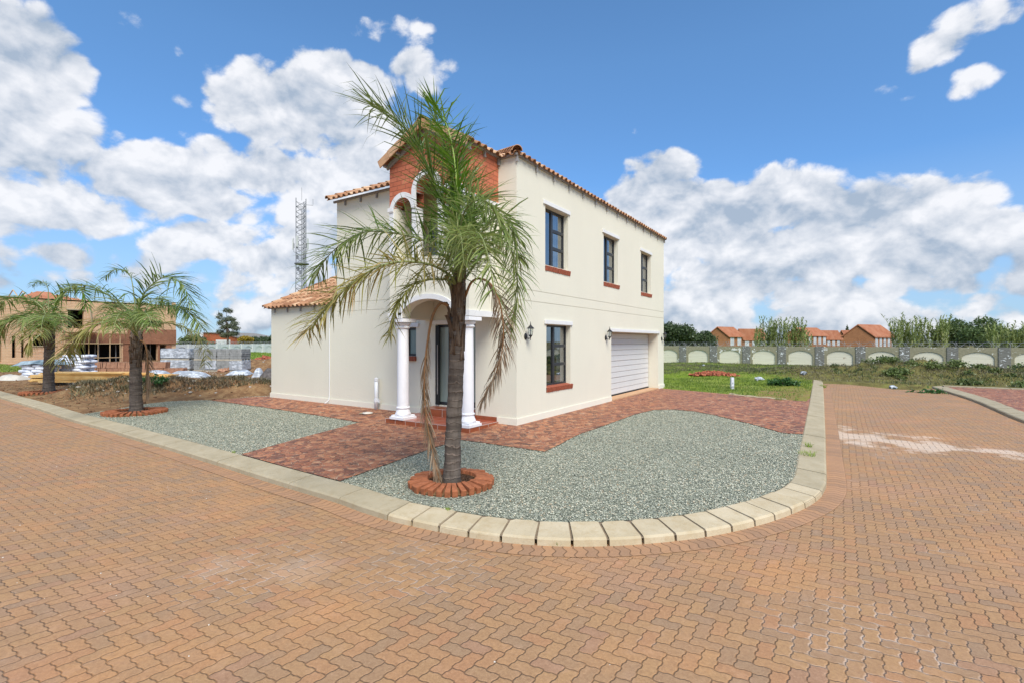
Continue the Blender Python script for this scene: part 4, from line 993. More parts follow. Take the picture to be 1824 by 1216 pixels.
# ---- roofs of barrel tiles
TP, TC = .205, .34
def tileroof(name, O, E, IN, pitch, length, slope, cuts=(), m=None, parent=None, ov=.0):
    """O eave start, E along the eave, IN horizontal up-slope; cuts = vertical planes (co, no) whose outer side is removed"""
    O = Vector(O); E = Vector(E).normalized(); IN = Vector(IN).normalized(); upv = IN*math.cos(pitch)+Vector((0, 0, math.sin(pitch))); nv = E.cross(upv)
    if nv.z < 0: nv = -nv
    sub = [0, .10, .2, .26, .32, .40, .5, .60, .68, .74, .8, .90]; nu = int(length/TP)+1; us = [(i+s_)*TP for i in range(nu) for s_ in sub]; us = [u for u in us if u <= length+1e-6]
    def prof(u):
        t = (u/TP) % 1.; return .058*math.sqrt(max(0, 1-((t-.5)/.29)**2)) if abs(t-.5) < .29 else -.012*math.cos((abs(t-.5)-.29)/.21*math.pi/2)*0-.0
    nc = int(slope/TC)+1; V_, F_, T_ = [], [], []
    rnd = np.random.default_rng(int(abs(O.x*7+O.y*13+O.z*5)*10)+3)
    for c in range(nc):
        tl = rnd.random(nu+1); jz = (rnd.random(nu+1)-.5)*.010; jv = (rnd.random(nu+1)-.5)*.012
        rows = [(c*TC-.02, .030), (c*TC+TC*.5, .016), ((c+1)*TC, .0)]
        b0 = len(V_)
        for (vv, dz) in rows:
            for u in us:
                k = int(u/TP); p = O+E*u+upv*(vv+jv[k]*(vv > 0))+nv*(prof(u)+dz+jz[k]); V_.append(p)
        n = len(us)
        for r_ in range(2):
            for i in range(n-1):
                a = b0+r_*n+i; F_.append((a, a+1, a+n+1, a+n)); T_.append(tl[int(us[i]/TP)])
        # front lip of the course
        b1 = len(V_)
        for i, u in enumerate(us): q = V_[b0+i]; V_.append(q-nv*.017)
        for i in range(n-1): F_.append((b1+i, b1+i+1, b0+i+1, b0+i)); T_.append(tl[int(us[i]/TP)])
        if c == 0:   # underside of the first course
            b2 = len(V_)
            for i, u in enumerate(us): V_.append(V_[b1+i]+upv*TC)
            for i in range(n-1): F_.append((b1+i+1, b1+i, b2+i, b2+i+1)); T_.append(.1)
    bm = bmesh.new(); lay = bm.faces.layers.float.new('tint'); vs = [bm.verts.new(p) for p in V_]
    for f, t in zip(F_, T_): q = bm.faces.new([vs[i] for i in f]); q[lay] = t; q.smooth = True
    for co, no in cuts: bmesh.ops.bisect_plane(bm, geom=bm.verts[:]+bm.edges[:]+bm.faces[:], plane_co=co, plane_no=no, clear_outer=True)
    return obj(name, bm, m or m_tile, parent)
def caps(name, a, b, parent, r=.085, lift=.03):
    """overlapping half-round ridge tiles from a to b"""
    a = Vector(a); b = Vector(b); t = (b-a).normalized(); n = int((b-a).length/.33)+1; s = t.cross(Vector((0, 0, 1))).normalized(); up = s.cross(t)
    bm = bmesh.new(); lay = bm.faces.layers.float.new('tint')
    for k in range(n):
        tv = random.random(); rows = []
        for f, rr, dz in ((0, r*1.12, .022), (1, r*.92, .0)):
            c = a+t*(.33*(k+f*1.12)); rows.append([[bm.verts.new(c+s*math.cos(q)*(rr-th)+up*(math.sin(q)*(rr-th)+dz+lift)) for q in [math.pi*i/10 for i in range(11)]] for th in (0, .014)])
        for i in range(10):
            for f in (bm.faces.new((rows[0][0][i], rows[0][0][i+1], rows[1][0][i+1], rows[1][0][i])), bm.faces.new((rows[0][0][i+1], rows[0][0][i], rows[0][1][i], rows[0][1][i+1]))): f[lay] = tv; f.smooth = True
    return obj(name, bm, m_tile, parent)
PT = R(25); OV = .07; EZ = ZT+.015; tg = math.tan(PT)
zE = EZ-OV*tg
d45 = Vector((-1, 1, 0)).normalized(); run = 3.0
roof = tileroof('roof', (OV, 10+OV, zE), (0, -1, 0), (-1, 0, 0), PT, 10+2*OV, run/math.cos(PT)+.2, [((OV, -OV, 0), (-1, -1, 0)), ((OV, 10+OV, 0), (-1, 1, 0)), ((-2.95, 0, 0), (-1, 0, 0))], None, H)
tileroof('roof_slope', (-5.9-.1, -OV+.0, zE), (1, 0, 0), (0, 1, 0), PT, 6.07, run/math.cos(PT)+.2, [((OV, -OV, 0), (1, 1, 0)), ((0, 3.0, 0), (0, 1, 0))], None, roof)
tileroof('roof_slope', (OV, 10+OV, zE), (-1, 0, 0), (0, -1, 0), PT, 6.07, 3.4, [((OV, 10+OV, 0), (1, -1, 0))], None, roof)
caps('hip_cap', (OV-.03, -OV+.03, zE+.035), (-2.95, 2.95, zE+3.0*tg), roof, .10)
caps('verge_cap', (-6.0, -OV, zE+.02), (-6.0, 3., zE+3.05*tg), roof, .07)
# lean-to roof of the left wing
zL = 2.72-OV*tg
lean = tileroof('lean_to_roof', (-9.22, .15-OV-.05, zL), (1, 0, 0), (0, 1, 0), PT, 3.32, 3.2, [((-5.9, 0, 0), (1, 0, 0))], None, H)
caps('verge_cap', (-9.20, .15-OV-.08, zL+.02), (-9.20, 3.0, zL+3.0*tg), lean, .06, .01)
bm = bmesh.new(); n_ = [bm.verts.new(p) for p in ((-9.05, .15, 2.72), (-9.05, 3.1, 2.72+2.9*tg-.02), (-9.05, 3.1, 2.72))]; bm.faces.new(n_); obj('gable_infill', bm, m_wall, H)
# tower roof
gr = R(27); zt_ = ZW+.02-.10*math.tan(gr); yf = TY-.16
for (ex, ind, ed, oy) in ((TX1+.10, (-1, 0, 0), (0, 1, 0), yf), (TX0-.10, (1, 0, 0), (0, 1, 0), yf)):
    tr_ = tileroof('tower_roof' if ex > -1 else 'tower_roof_slope', (ex, oy, zt_), ed, ind, gr, 2.6, (1.19)/math.cos(gr)+.2, [((ac, 0, 0), ind)], None, H)
caps('ridge_cap', (ac, yf-.02, zt_+(ac-TX0+.10)*math.tan(gr)), (ac, 1.6, zt_+(ac-TX0+.10)*math.tan(gr)), tr_, .10)
# verge tiles lying over the gable edge
bm = bmesh.new(); lay = bm.faces.layers.float.new('tint')
for sgn, ex in ((1, TX0-.12), (-1, TX1+.12)):
    for k in range(4):
        l0 = k*.335; tv = random.random(); ux = math.cos(gr)*sgn; uz = math.sin(gr)
        M_ = Matrix(((ux, 0, -uz*sgn, ex+l0*ux), (0, 1, 0, yf), (uz, 0, math.cos(gr), zt_+l0*uz), (0, 0, 0, 1)))
        nb = len(bm.faces); e_ = .004*(k % 2)+.0015*(sgn > 0); box(bm, -.01, .345, -.035-e_, -.018, -.09+e_, .050, M_); box(bm, -.01, .345, -.035-e_, .05, .050, .074+e_*2, M_)
        bm.faces.ensure_lookup_table()
        for f in bm.faces[nb:]: f[lay] = .4+.4*tv
obj('verge_tiles', bm, m_tile, H)
bm = bmesh.new()   # barge boards and rafter ends
for sgn, ex in ((1, TX0-.08), (-1, TX1+.08)):
    ux = math.cos(gr)*sgn; uz = math.sin(gr)
    M_ = Matrix(((ux, 0, -uz*sgn, ex), (0, 1, 0, 0), (uz, 0, math.cos(gr), zt_-.01), (0, 0, 0, 1)))
    box(bm, 0, 1.30, TY-.045, TY-.008, -.10, -.005, M_)
    for q in (.02, .45, .88): box(bm, q, q+.04, yf+.0, TY-.045, -.08, -.01, M_)
obj('barge_boards', bm, m_grey, H)
# metal eave trim with its hanging clips
def eave_trim(a, b, nrm, z, n, first=0., clips=True, par=H):
    a = Vector(a); b = Vector(b); nrm = Vector(nrm); t = (b-a).normalized(); Ln = (b-a).length; bm = bmesh.new()
    M_ = Matrix((( t.x, nrm.x, 0, a.x), (t.y, nrm.y, 0, a.y), (0, 0, 1, z), (0, 0, 0, 1)))
    box(bm, -.03 if first else 0, Ln+.0, .0, .045, -.055, .0, M_); box(bm, 0, Ln, .045, .052, -.048, -.004, M_)
    o = obj('eave_trim', bm, m_grey, par)
    if clips:
        for k in range(n):
            s = first+(Ln-2*abs(first))*k/max(1, n-1); bm = bmesh.new(); box(bm, s-.018, s+.018, .003, .046, -.175, -.055, M_); box(bm, s-.018, s+.018, .0465, .056, -.175, -.16, M_)
            obj('trim_clip', bm, m_grey, o)
eave_trim((0, -.045, 0), (0, 10.04, 0), (1, 0, 0), ZT+.035, 14, .03)
eave_trim((-.45, 0, 0), (0.045, 0, 0), (0, -1, 0), ZT+.035, 1, .04)
eave_trim((TX1, TY-.03, 0), (TX1, 0, 0), (1, 0, 0), ZW+.03, 3, .03)
eave_trim((-5.97, .15, 0), (TX0, .15, 0), (0, -1, 0), ZT+.02, 5, .45)
eave_trim((-9.12, .15, 0), (-5.92, .15, 0), (0, -1, 0), 2.735, 5, .3)
# thin conduit down the left wall
bm = bmesh.new(); tube(bm, [(-6.2, .135, 2.68), (-6.2, .132, .2), (-6.2, .11, .10), (-6.26, .03, .02)], .011, 6); obj('conduit', bm, m_pvc, H)

# ---- things beside the house
t = thing('standpipe', 'white capped plastic vent pipe standing against the left house wall', 'pipe', (-4.20, .03, -.01))
bm = bmesh.new(); lathe(bm, [(.045, -.02), (.045, .76)], 16); obj('pipe', bm, m_pvc, t, True)
bm = bmesh.new(); lathe(bm, [(.052, .73), (.054, .80), (.02, .815)], 16); obj('cap', bm, m_pvc, t)
bm = bmesh.new(); lathe(bm, [(.052, .20), (.056, .205), (.056, .29), (.052, .295)], 16); box(bm, .03, .09, .0, .04, .20, .27); obj('coupling', bm, m_pvc, t)
c = G(655, 737); t = thing('manhole_cover', 'small round white inspection cover lying on the crazy paving by the porch', 'cover', (c.x, c.y, c.z+.012), .3)
bm = bmesh.new(); lathe(bm, [(.10, 0), (.125, .012), (.12, .03), (.03, .045), (.0, .045)], 24, cap=False); obj('lid', bm, mat('stained_white_plastic', (.62, .58, .50), .6, .3, var=.2, vscale=10), t, True)
bm = bmesh.new(); box(bm, -.19, -.11, -.07, .04, 0, .018); obj('broken_rim', bm, m_kerb, t)
def lantern(y, label, x=0.):
    t = thing('wall_lantern', label, 'wall lamp', (x, y, 1.80), 0, 'black coach lanterns on the garage side')
    bm = bmesh.new(); Mx = Matrix.Rotation(R(90), 4, 'Y'); lathe(bm, [(.055, 0), (.052, .012), (.03, .026), (.0, .03)], 20, (0, 0, 0), Matrix.Translation((0, 0, 0))@Matrix.Scale(1.25, 4, (0, 0, 1))@Mx, cap=False)
    tube(bm, spline([(.02, 0, -.01), (.06, 0, -.04), (.11, 0, -.035), (.125, 0, .0)], 12), .009, 8); lathe(bm, [(.004, -.075), (.010, -.06), (.006, -.045), (.012, -.02), (.030, .005), (.046, .022), (.048, .034)], 6, (.125, 0, 0)); obj('bracket', bm, m_lamp, t, False)
    bm = bmesh.new()
    for k in range(6):
        a = k*math.pi/3; tube(bm, [(.125+.040*math.cos(a), .040*math.sin(a), .03), (.125+.056*math.cos(a), .056*math.sin(a), .09), (.125+.058*math.cos(a), .058*math.sin(a), .165)], .0035, 5)
    obj('cage', bm, m_lamp, t)
    bm = bmesh.new(); lathe(bm, [(.035, .035), (.050, .09), (.052, .163)], 6, (.125, 0, 0)); obj('glass', bm, m_lampglass, t)
    bm = bmesh.new(); lathe(bm, [(.012, .035), (.012, .09), (.018, .11), (.018, .13), (.006, .145)], 10, (.125, 0, 0)); obj('bulb', bm, m_white, t, True)
    bm = bmesh.new(); lathe(bm, [(.078, .160), (.080, .166), (.058, .188), (.030, .215), (.018, .232), (.010, .24), (.012, .25), (.006, .262), (.010, .272), (.004, .285), (.003, .31)], 12, (.125, 0, 0)); obj('roof_cap', bm, m_lamp, t)
lantern(.34, 'black glass coach lantern beside the ground-floor window, nearest the house corner')
lantern(4.55, 'black coach lantern on the wall just left of the white garage door')
lantern(9.72, 'black coach lantern beyond the garage door at the far end of the wall')
# ================================================================== PALMS
label_big = [True]
def frond(parent, pts, m, mr_, nl=58, L=.62, w=.020, droop=.35, r0=.020, bare=.12, plume=.9, seed=0, label=None, fold=0., short=.35, tint=(0., 1.), name='frond', tipfwd=.5, cling=0., origin=None):
    """one feather leaf: stalk through pts, leaflets of several planes along it"""
    r = np.random.default_rng(seed); n = 46; C_ = [p-origin for p in spline(pts, n)]
    bm = bmesh.new(); tube(bm, C_, [r0*(1-.85*(k/(n-1))**.8) for k in range(n)], 6)
    nv = len(bm.verts); bm.verts.ensure_lookup_table(); bm.verts.index_update(); big = label_big[0]; nl = int(nl*(1.75 if big else 1.5)); w = w*(1.0 if big else .9); droop = droop*(.42 if big else .62); plume = plume*(1.4 if big else .95); short = min(.85, short+.12); L = L*(1.06 if big else .95); V_ = [v.co.copy() for v in bm.verts]; F_ = [[v.index for v in f.verts] for f in bm.faces]; bm.free()
    T_ = [.5]*len(F_); MI = [0]*len(F_)
    for k in range(nl):
        f = bare+(1-bare)*(k+.5)/nl; x = f*(n-1); i = min(n-2, int(x)); fr = x-i
        for sd_ in (-1, 1):
            x2 = min(n-1.001, max(0, x+r.normal(0, .35))); i = int(x2); p = C_[i].lerp(C_[i+1], x2-i); t = (C_[i+1]-C_[i]).normalized()
            up = Vector((0, 0, 1))-t*t.z
            if up.length < .35: up = up+Vector((r.normal(0, .1), -.3, .1)); up = up-t*up.dot(t)
            up.normalize(); s = t.cross(up)
            env = (short+(1-short)*math.sin(math.pi*min(1, (f-bare)/(1-bare)*.88+.16))**.75)
            Ln = L*env*(.8+.35*r.random()); beta = r.normal(.12-fold, .5*plume); al = R(66)-(R(22))*f*tipfwd*1.6+r.normal(0, .12); al = max(R(14), al)*(1-cling)
            d = t*math.cos(al)+(s*sd_*math.cos(beta)+up*math.sin(beta))*math.sin(al); d.normalize()
            ww = w*(.75+.5*r.random())*(.7+.3*env); wd = d.cross(Vector((r.normal(0, .5), r.normal(0, .5), 1))); wd.normalize()
            dr = droop*(.6+.9*r.random()); kink = .35+.4*r.random() if r.random() < .22 else 9
            b = len(V_); sg = 4
            pos = p.copy(); dirv = d.copy(); step = Ln/sg; prevw = None
            for q in range(sg+1):
                wq = ww*(.45, 1., .9, .6, .06)[q]*.5
                V_.append(pos-wd*wq); V_.append(pos+wd*wq)
                extra = 1.6 if q/sg > kink else 0
                dirv = (dirv+Vector((0, 0, -1))*(dr*(.25+.3*q)+extra*.5)).normalized(); pos = pos+dirv*step
            tv = float(np.clip(tint[0]+(tint[1]-tint[0])*np.clip(r.beta(2, 2.6)+(.12*f), 0, 1), 0, 1))
            for q in range(sg):
                F_.append([b+2*q, b+2*q+1, b+2*q+3, b+2*q+2]); T_.append(tv); MI.append(1)
    o = arr(name, V_, F_, [mr_, m], parent, tint=T_, mi=MI)
    if label: o['label'] = label
    return o
def palm(name_label, u, v, trunkpts, rad, boots, z0off=0., group='queen palms in brick rings'):
    b = G(u, v, z0off); t = thing('palm_tree', name_label, 'palm tree', tuple(b), 0, group)
    o = Vector(b)
    bm = bmesh.new(); pts = spline([Vector(p)-o for p in trunkpts], 60); n = 60
    rs = []
    for k in range(n):
        f = k/(n-1); rr = rad*(1-.14*f)*(1+.18*math.exp(-f*14))
        rs.append(rr)
    seg = 26; rings = []
    for k, p in enumerate(pts):
        rings.append([bm.verts.new(p+Vector((math.cos(a), math.sin(a), 0))*rs[k]*(1+.035*math.sin(3*a+k*.7)+.03*math.sin(k*1.9+a))) for a in [2*math.pi*i/seg for i in range(seg)]])
    for a, c in zip(rings, rings[1:]):
        for i in range(seg): bm.faces.new((a[i], a[(i+1) % seg], c[(i+1) % seg], c[i]))
    bm.faces.new(rings[0][::-1]); bm.faces.new(rings[-1])
    obj('trunk', bm, m_trunk, t, True)
    # old leaf bases sheathing the top of the trunk
    bm = bmesh.new(); z0, z1, nb = boots; r = random.Random(int(u))
    for k in range(nb):
        f = k/nb; z = z0+(z1-z0)*f; a = k*2.4+r.uniform(-.2, .2); tp = min(pts, key=lambda q: abs(q.z-z)); L = (z1-z0)*r.uniform(.30, .55); wd = rad*r.uniform(.75, 1.1); lean = r.choice((.02, .04, .06, .08, .25))
        ra = rad*(1.0-.1*f)
        for q0, q1, in ((0, 1),):
            rows = []
            for j in range(7):
                h = j/6; ww = wd*(1-.72*h); out = ra*(1.0+.03*math.sin(h*2.4))+lean*L*h**2.2; row = []
                for i in range(-2, 3):
                    aa = a+(i/2)*ww/ra*.62; row.append(bm.verts.new(Vector((tp.x+math.cos(aa)*(out-.018*abs(i)*h), tp.y+math.sin(aa)*(out-.018*abs(i)*h), z+L*h+r.uniform(-.01, .01)))))
                rows.append(row)
            for A_, B_ in zip(rows, rows[1:]):
                for i in range(4): bm.faces.new((A_[i], A_[i+1], B_[i+1], B_[i]))
            f2 = [v for v in rows[-1]]
    bmesh.ops.solidify(bm, geom=bm.faces[:], thickness=.013)
    obj('leaf_bases', bm, m_boot, t, True)
    return t, o
def px(Y, *l): return [at(u, v, Y+d) for u, v, d in l]
# ---- the large palm in front of the house
b1 = G(805, 862); Y1 = (b1-CAM).dot(FW); k1 = F/Y1
P1, o1 = palm('tall palm before the house with a bright young frond and two dead ones', 805, 862, [b1, at(807, 780, Y1), at(811, 700, Y1), at(814, 620, Y1), at(816, 560, Y1), at(818, 505, Y1)], .100, (at(0, 640, Y1).z-b1.z, at(0, 520, Y1).z-b1.z, 24))
fr = lambda pts, *a, **k: frond(P1, px(Y1, *pts), *a, origin=o1, **k)
hub = (817, 515, 0)
fr([hub, (812, 470, .0), (800, 392, .02), (782, 344, .05), (760, 290, .08), (734, 245, .12), (700, 208, .15), (662, 188, .2)], m_frond, m_rachis, 84, .68, .0165, .22, .022, .17, .75, 1, 'dark green frond rising furthest to the upper left', tint=(0, .62), short=.62)
fr([hub, (818, 460, -.02), (818, 400, -.05), (814, 330, -.05), (806, 262, 0), (792, 215, .1), (770, 182, .25)], m_frondb, mat('young_stalk', (.30, .42, .10), .5, .3), 64, .50, .019, .10, .020, .14, .8, 2, 'bright yellow-green young frond standing upright', short=.55)
fr([hub, (822, 450, .3), (820, 380, .6), (805, 310, .9), (785, 240, 1.1), (768, 195, 1.2)], m_frond, m_rachis, 60, .55, .02, .2, .02, .2, .8, 14, tint=(.1, .7), short=.6)
fr([hub, (796, 462, -.05), (762, 432, -.1), (711, 417, -.15), (654, 413, -.15), (615, 430, -.1), (585, 456, -.05), (556, 492, 0)], m_frond, m_rachis, 72, .52, .018, .34, .020, .12, .8, 3, 'long green frond arching far to the left', tint=(.05, .85), short=.55)
fr([hub, (800, 490, -.2), (760, 470, -.5), (700, 468, -.75), (650, 488, -.85), (610, 520, -.9), (575, 556, -.9), (545, 592, -.85)], m_frondy, m_rachis, 70, .46, .018, .30, .021, .14, .8, 4, 'yellowing frond sweeping down to the left', short=.5)
fr([hub, (800, 500, -.15), (775, 498, -.35), (745, 503, -.5), (718, 527, -.6), (702, 560, -.6), (694, 596, -.55)], m_frondy, m_rachis, 52, .30, .014, .32, .016, .14, .8, 5, 'short drooping frond hanging in front of the left column', short=.45, tint=(0, .7))
fr([hub, (832, 470, -.1), (850, 430, -.2), (872, 395, -.3), (893, 385, -.35), (912, 400, -.35), (918, 430, -.3), (926, 468, -.25)], m_frond, m_rachis, 62, .46, .018, .40, .020, .12, .8, 6, tint=(.15, .9), short=.5)
fr([hub, (840, 480, .1), (870, 440, .25), (900, 430, .4), (914, 455, .5), (922, 505, .55), (918, 555, .6), (908, 590, .6)], m_frond, m_rachis, 62, .42, .017, .5, .019, .14, .7, 7, 'green frond drooping beside the house corner on the right', tint=(.3, 1), short=.5)
fr([hub, (825, 468, -.5), (838, 430, -.95), (850, 415, -1.3), (862, 432, -1.6), (872, 470, -1.75), (880, 520, -1.8)], m_frond, m_rachis, 56, .40, .016, .5, .020, .12, .8, 8, tint=(.2, .9), short=.5)
fr([hub, (818, 450, -.3), (822, 395, -.55), (836, 365, -.75), (858, 356, -.9), (880, 372, -1.0), (896, 410, -1.0)], m_frond, m_rachis, 60, .46, .018, .35, .020, .16, .85, 9, tint=(.2, .95), short=.6)
fr([hub, (815, 465, -.35), (812, 430, -.8), (815, 408, -1.2), (822, 425, -1.55), (826, 470, -1.7)], m_frond, m_rachis, 50, .36, .015, .55, .019, .14, .9, 13, tint=(.25, 1))
fr([hub, (822, 440, .1), (832, 375, .2), (824, 320, .25), (800, 280, .25), (770, 262, .2)], m_frond, m_rachis, 56, .48, .018, .25, .019, .2, .8, 15, tint=(.1, .8))
fr([(799, 545, 0), (785, 540, -.03), (771, 562, -.05), (763, 600, -.06), (757, 650, -.08), (756, 700, -.10), (762, 760, -.14), (772, 810, -.18), (784, 862, -.25)], m_frondd, m_rachisd, 64, .30, .012, .8, .020, .22, .5, 20, 'dead brown frond hanging straight down to the brick ring', cling=.62, short=.5, fold=.5, tint=(0, .8))
fr([(828, 530, 0), (840, 503, -.1), (858, 497, -.2), (878, 512, -.25), (892, 548, -.3), (897, 600, -.3), (888, 650, -.3), (870, 690, -.3), (858, 715, -.3)], m_frondd, m_rachisd, 60, .34, .013, .75, .018, .16, .6, 21, 'dead brown frond arching and hanging to the right of the trunk', cling=.35, short=.5, fold=.3, tint=(0, .7))
# young folded spear
sp = fr([hub, (817, 470, 0), (815, 420, .0), (811, 350, .02), (806, 300, .04)], m_frondb, mat('young_stalk'), 30, .3, .014, .0, .018, .5, .2, 30, cling=.75, name='spear_leaf')

def brick_ring(u, v, ro, ri, n, h, label, tilt=7, off=0., zb=0.):
    c = G(u, v, off); t = thing('brick_tree_ring', label, 'brick edging', (c.x, c.y, c.z-.005+zb), 0, 'brick rings round the palm trunks')
    bm = bmesh.new(); r = random.Random(int(u))
    for k in range(n):
        a = 2*math.pi*k/n+r.uniform(-.02, .02); w0 = min(.026, 2*math.pi*ri/n*.5-.002); w1 = .033
        M_ = Matrix.Rotation(a, 4, 'Z')@Matrix.Translation((ri, 0, r.uniform(-.006, .006)))@Matrix.Rotation(R(tilt+r.uniform(-2, 2)), 4, 'Y')
        L_ = ro-ri+r.uniform(-.012, .012)
        p = [(0, -w0, 0), (L_, -w1, 0), (L_, w1, 0), (0, w0, 0), (0, -w0, h), (L_, -w1, h), (L_, w1, h), (0, w0, h)]
        vs = [bm.verts.new(M_ @ Vector(q)) for q in p]
        for f in ((3, 2, 1, 0), (4, 5, 6, 7), (0, 1, 5, 4), (1, 2, 6, 5), (2, 3, 7, 6), (3, 0, 4, 7)): bm.faces.new([vs[i] for i in f])
    bmesh.ops.bevel(bm, geom=bm.edges[:], offset=.005, segments=1, affect='EDGES'); obj('bricks', bm, m_planter, t)
    bm = bmesh.new(); lathe(bm, [(ro-.03, -.02), (ro-.01, .02), (ri+.1, h*.62), (ri, h*.55)], 40, cap=False); obj('mortar_bed', bm, mat('mossy_mortar', (.17, .10, .05), .95, .1, var=.4, vscale=14), t)
    bm = bmesh.new(); lathe(bm, [(ri+.01, h*.45), (ri*.6, h*.40), (.02, h*.5)], 30, cap=False); obj('soil', bm, m_mulch, t, True); return t
rg = brick_ring(805, 861, .515, .285, 32, .105, 'round brick ring with bark soil at the foot of the large palm')
r_ = np.random.default_rng(2); a_ = r_.random(500)*6.28; q_ = .27*np.sqrt(r_.random(500)); cc = G(805, 861)
bk = chips('bark_chips', np.stack([q_*np.cos(a_), q_*np.sin(a_)], -1), .014, m_mulch, 4, zf=lambda x, y: np.full(len(x), .05), parent=rg); bk['kind'] = 'stuff'

label_big[0] = False
# ---- middle palm
b2 = G(243, 733); Y2 = (b2-CAM).dot(FW)
P2, o2 = palm('middle palm on the left gravel with a curled spear leaf and wide arching fronds', 243, 733, [b2, at(242, 690, Y2), at(242, 640, Y2), at(243, 600, Y2), at(243, 590, Y2)], .135, (at(0, 652, Y2).z-b2.z, at(0, 602, Y2).z-b2.z, 20))
fr = lambda pts, *a, **k: frond(P2, px(Y2, *pts), *a, origin=o2, **k)
h2 = (243, 600, 0)
fr([h2, (242, 565, 0), (239, 529, 0), (232, 492, 0), (216, 480, 0), (198, 484, 0), (184, 498, 0)], m_frond, m_rachis, 26, .38, .018, .35, .025, .60, .7, 31, 'spear leaf curling over at the very top', name='spear_leaf')
fr([h2, (246, 575, 0), (250, 538, 0), (266, 512, 0), (293, 494, 0), (319, 501, 0), (333, 522, 0), (338, 548, 0)], m_frond, m_rachis, 56, .80, .030, .30, .026, .18, .7, 32, tint=(.1, .8), short=.45)
fr([h2, (240, 582, .2), (228, 552, .3), (201, 531, .4), (173, 515, .5), (148, 508, .5), (125, 514, .5), (106, 534, .4)], m_frond, m_rachis, 60, .68, .028, .35, .026, .18, .7, 33, tint=(.1, .9), short=.45)
fr([h2, (235, 589, -.3), (221, 577, -.6), (191, 573, -1.0), (164, 582, -1.2), (136, 603, -1.3), (112, 640, -1.2)], m_frondy, m_rachis, 58, .72, .03, .55, .026, .16, .7, 34, 'low yellow-green frond reaching left', tint=(0, .8), short=.45)
fr([h2, (250, 578, .1), (264, 556, .2), (290, 545, .3), (317, 546, .3), (342, 560, .2), (360, 585, .1)], m_frond, m_rachis, 56, .70, .028, .45, .026, .18, .7, 35, tint=(.1, .9), short=.45)
fr([h2, (252, 588, .4), (270, 577, .9), (300, 576, 1.3), (330, 584, 1.5), (354, 600, 1.5), (366, 630, 1.4), (367, 650, 1.3)], m_frondy, m_rachis, 54, .5, .024, .55, .024, .18, .7, 36, tint=(0, .7), short=.4)
fr([h2, (246, 580, -.6), (252, 562, -1.2), (262, 560, -1.8), (272, 585, -2.2)], m_frond, m_rachis, 46, .55, .026, .5, .024, .2, .8, 37, tint=(.2, 1))
fr([h2, (238, 580, -.5), (226, 560, -1.1), (212, 560, -1.6), (200, 590, -2.)], m_frond, m_rachis, 46, .55, .026, .5, .024, .2, .8, 38, tint=(.1, .9))
fr([h2, (236, 575, .6), (220, 548, 1.2), (195, 545, 1.7), (175, 570, 2.)], m_frond, m_rachis, 46, .6, .026, .45, .024, .2, .8, 39, tint=(0, .7))
fr([h2, (252, 570, .6), (268, 540, 1.2), (290, 530, 1.7), (308, 560, 2.)], m_frond, m_rachis, 46, .6, .026, .45, .024, .2, .8, 40, tint=(0, .7))
fr([(248, 606, 0), (258, 612, -.05), (263, 640, -.08), (264, 670, -.08), (262, 705, -.08)], m_frondd, m_rachisd, 44, .42, .016, .7, .022, .2, .6, 41, 'dead brown frond hanging beside the trunk', cling=.5, fold=.4, tint=(0, .75))
brick_ring(241, 735, .66, .38, 34, .10, 'reddish brick ring round the middle palm on pale gravel', 5)
# ---- far palm
b3 = G(87, 697, .03); Y3 = (b3-CAM).dot(FW)
P3, o3 = palm('farthest palm at the left edge in front of the cement bags', 87, 697, [b3, at(87, 660, Y3), at(88, 620, Y3), at(88, 600, Y3), at(88, 590, Y3)], .155, (at(0, 622, Y3).z-b3.z, at(0, 588, Y3).z-b3.z, 18), .03)
fr = lambda pts, *a, **k: frond(P3, px(Y3, *pts), *a, origin=o3, **k)
h3 = (88, 590, 0)
fr([h3, (87, 560, 0), (86, 530, 0), (85, 512, 0), (76, 503, 0), (65, 503, 0), (56, 510, 0)], m_frond, m_rachis, 20, .36, .022, .4, .03, .66, .7, 51, 'spear leaf bent over above the crown', name='spear_leaf')
fr([h3, (84, 570, 0), (75, 548, 0), (53, 533, 0), (22, 531, 0), (0, 541, 0), (-24, 560, 0)], m_frond, m_rachis, 56, .85, .035, .35, .028, .16, .7, 52, tint=(.1, .8), short=.45)
fr([h3, (82, 580, -.3), (62, 568, -.8), (34, 568, -1.2), (4, 577, -1.4), (-22, 598, -1.4)], m_frond, m_rachis, 56, .95, .04, .5, .028, .16, .7, 53, tint=(.2, 1), short=.5)
fr([h3, (92, 572, 0), (98, 548, .1), (112, 524, .2), (134, 514, .2), (150, 524, .2), (154, 548, .2)], m_frondb, m_rachis, 50, .75, .035, .35, .028, .18, .7, 54, 'bright green frond arching towards the middle palm', tint=(0, .6), short=.45)
fr([h3, (91, 583, .3), (101, 575, .6), (120, 574, .9), (142, 579, 1.1)], m_frondy, m_rachis, 44, .45, .03, .4, .026, .2, .7, 55, tint=(0, .8))
fr([h3, (82, 585, -.5), (68, 582, -1.), (57, 596, -1.4), (50, 625, -1.5)], m_frondy, m_rachis, 46, .75, .035, .6, .028, .16, .7, 56, tint=(.1, .8))
fr([h3, (80, 578, .6), (60, 560, 1.2), (40, 575, 1.8), (30, 605, 2.)], m_frond, m_rachis, 46, .85, .035, .55, .028, .16, .7, 57, tint=(.1, .8))
fr([h3, (86, 575, -.8), (82, 562, -1.5), (76, 570, -2.2), (72, 600, -2.6)], m_frond, m_rachis, 46, .8, .035, .55, .028, .16, .8, 58, tint=(.2, .95))
fr([h3, (94, 575, -.6), (102, 560, -1.2), (110, 568, -1.7), (116, 595, -2.)], m_frond, m_rachis, 42, .6, .03, .5, .026, .18, .8, 59, tint=(.1, .8))
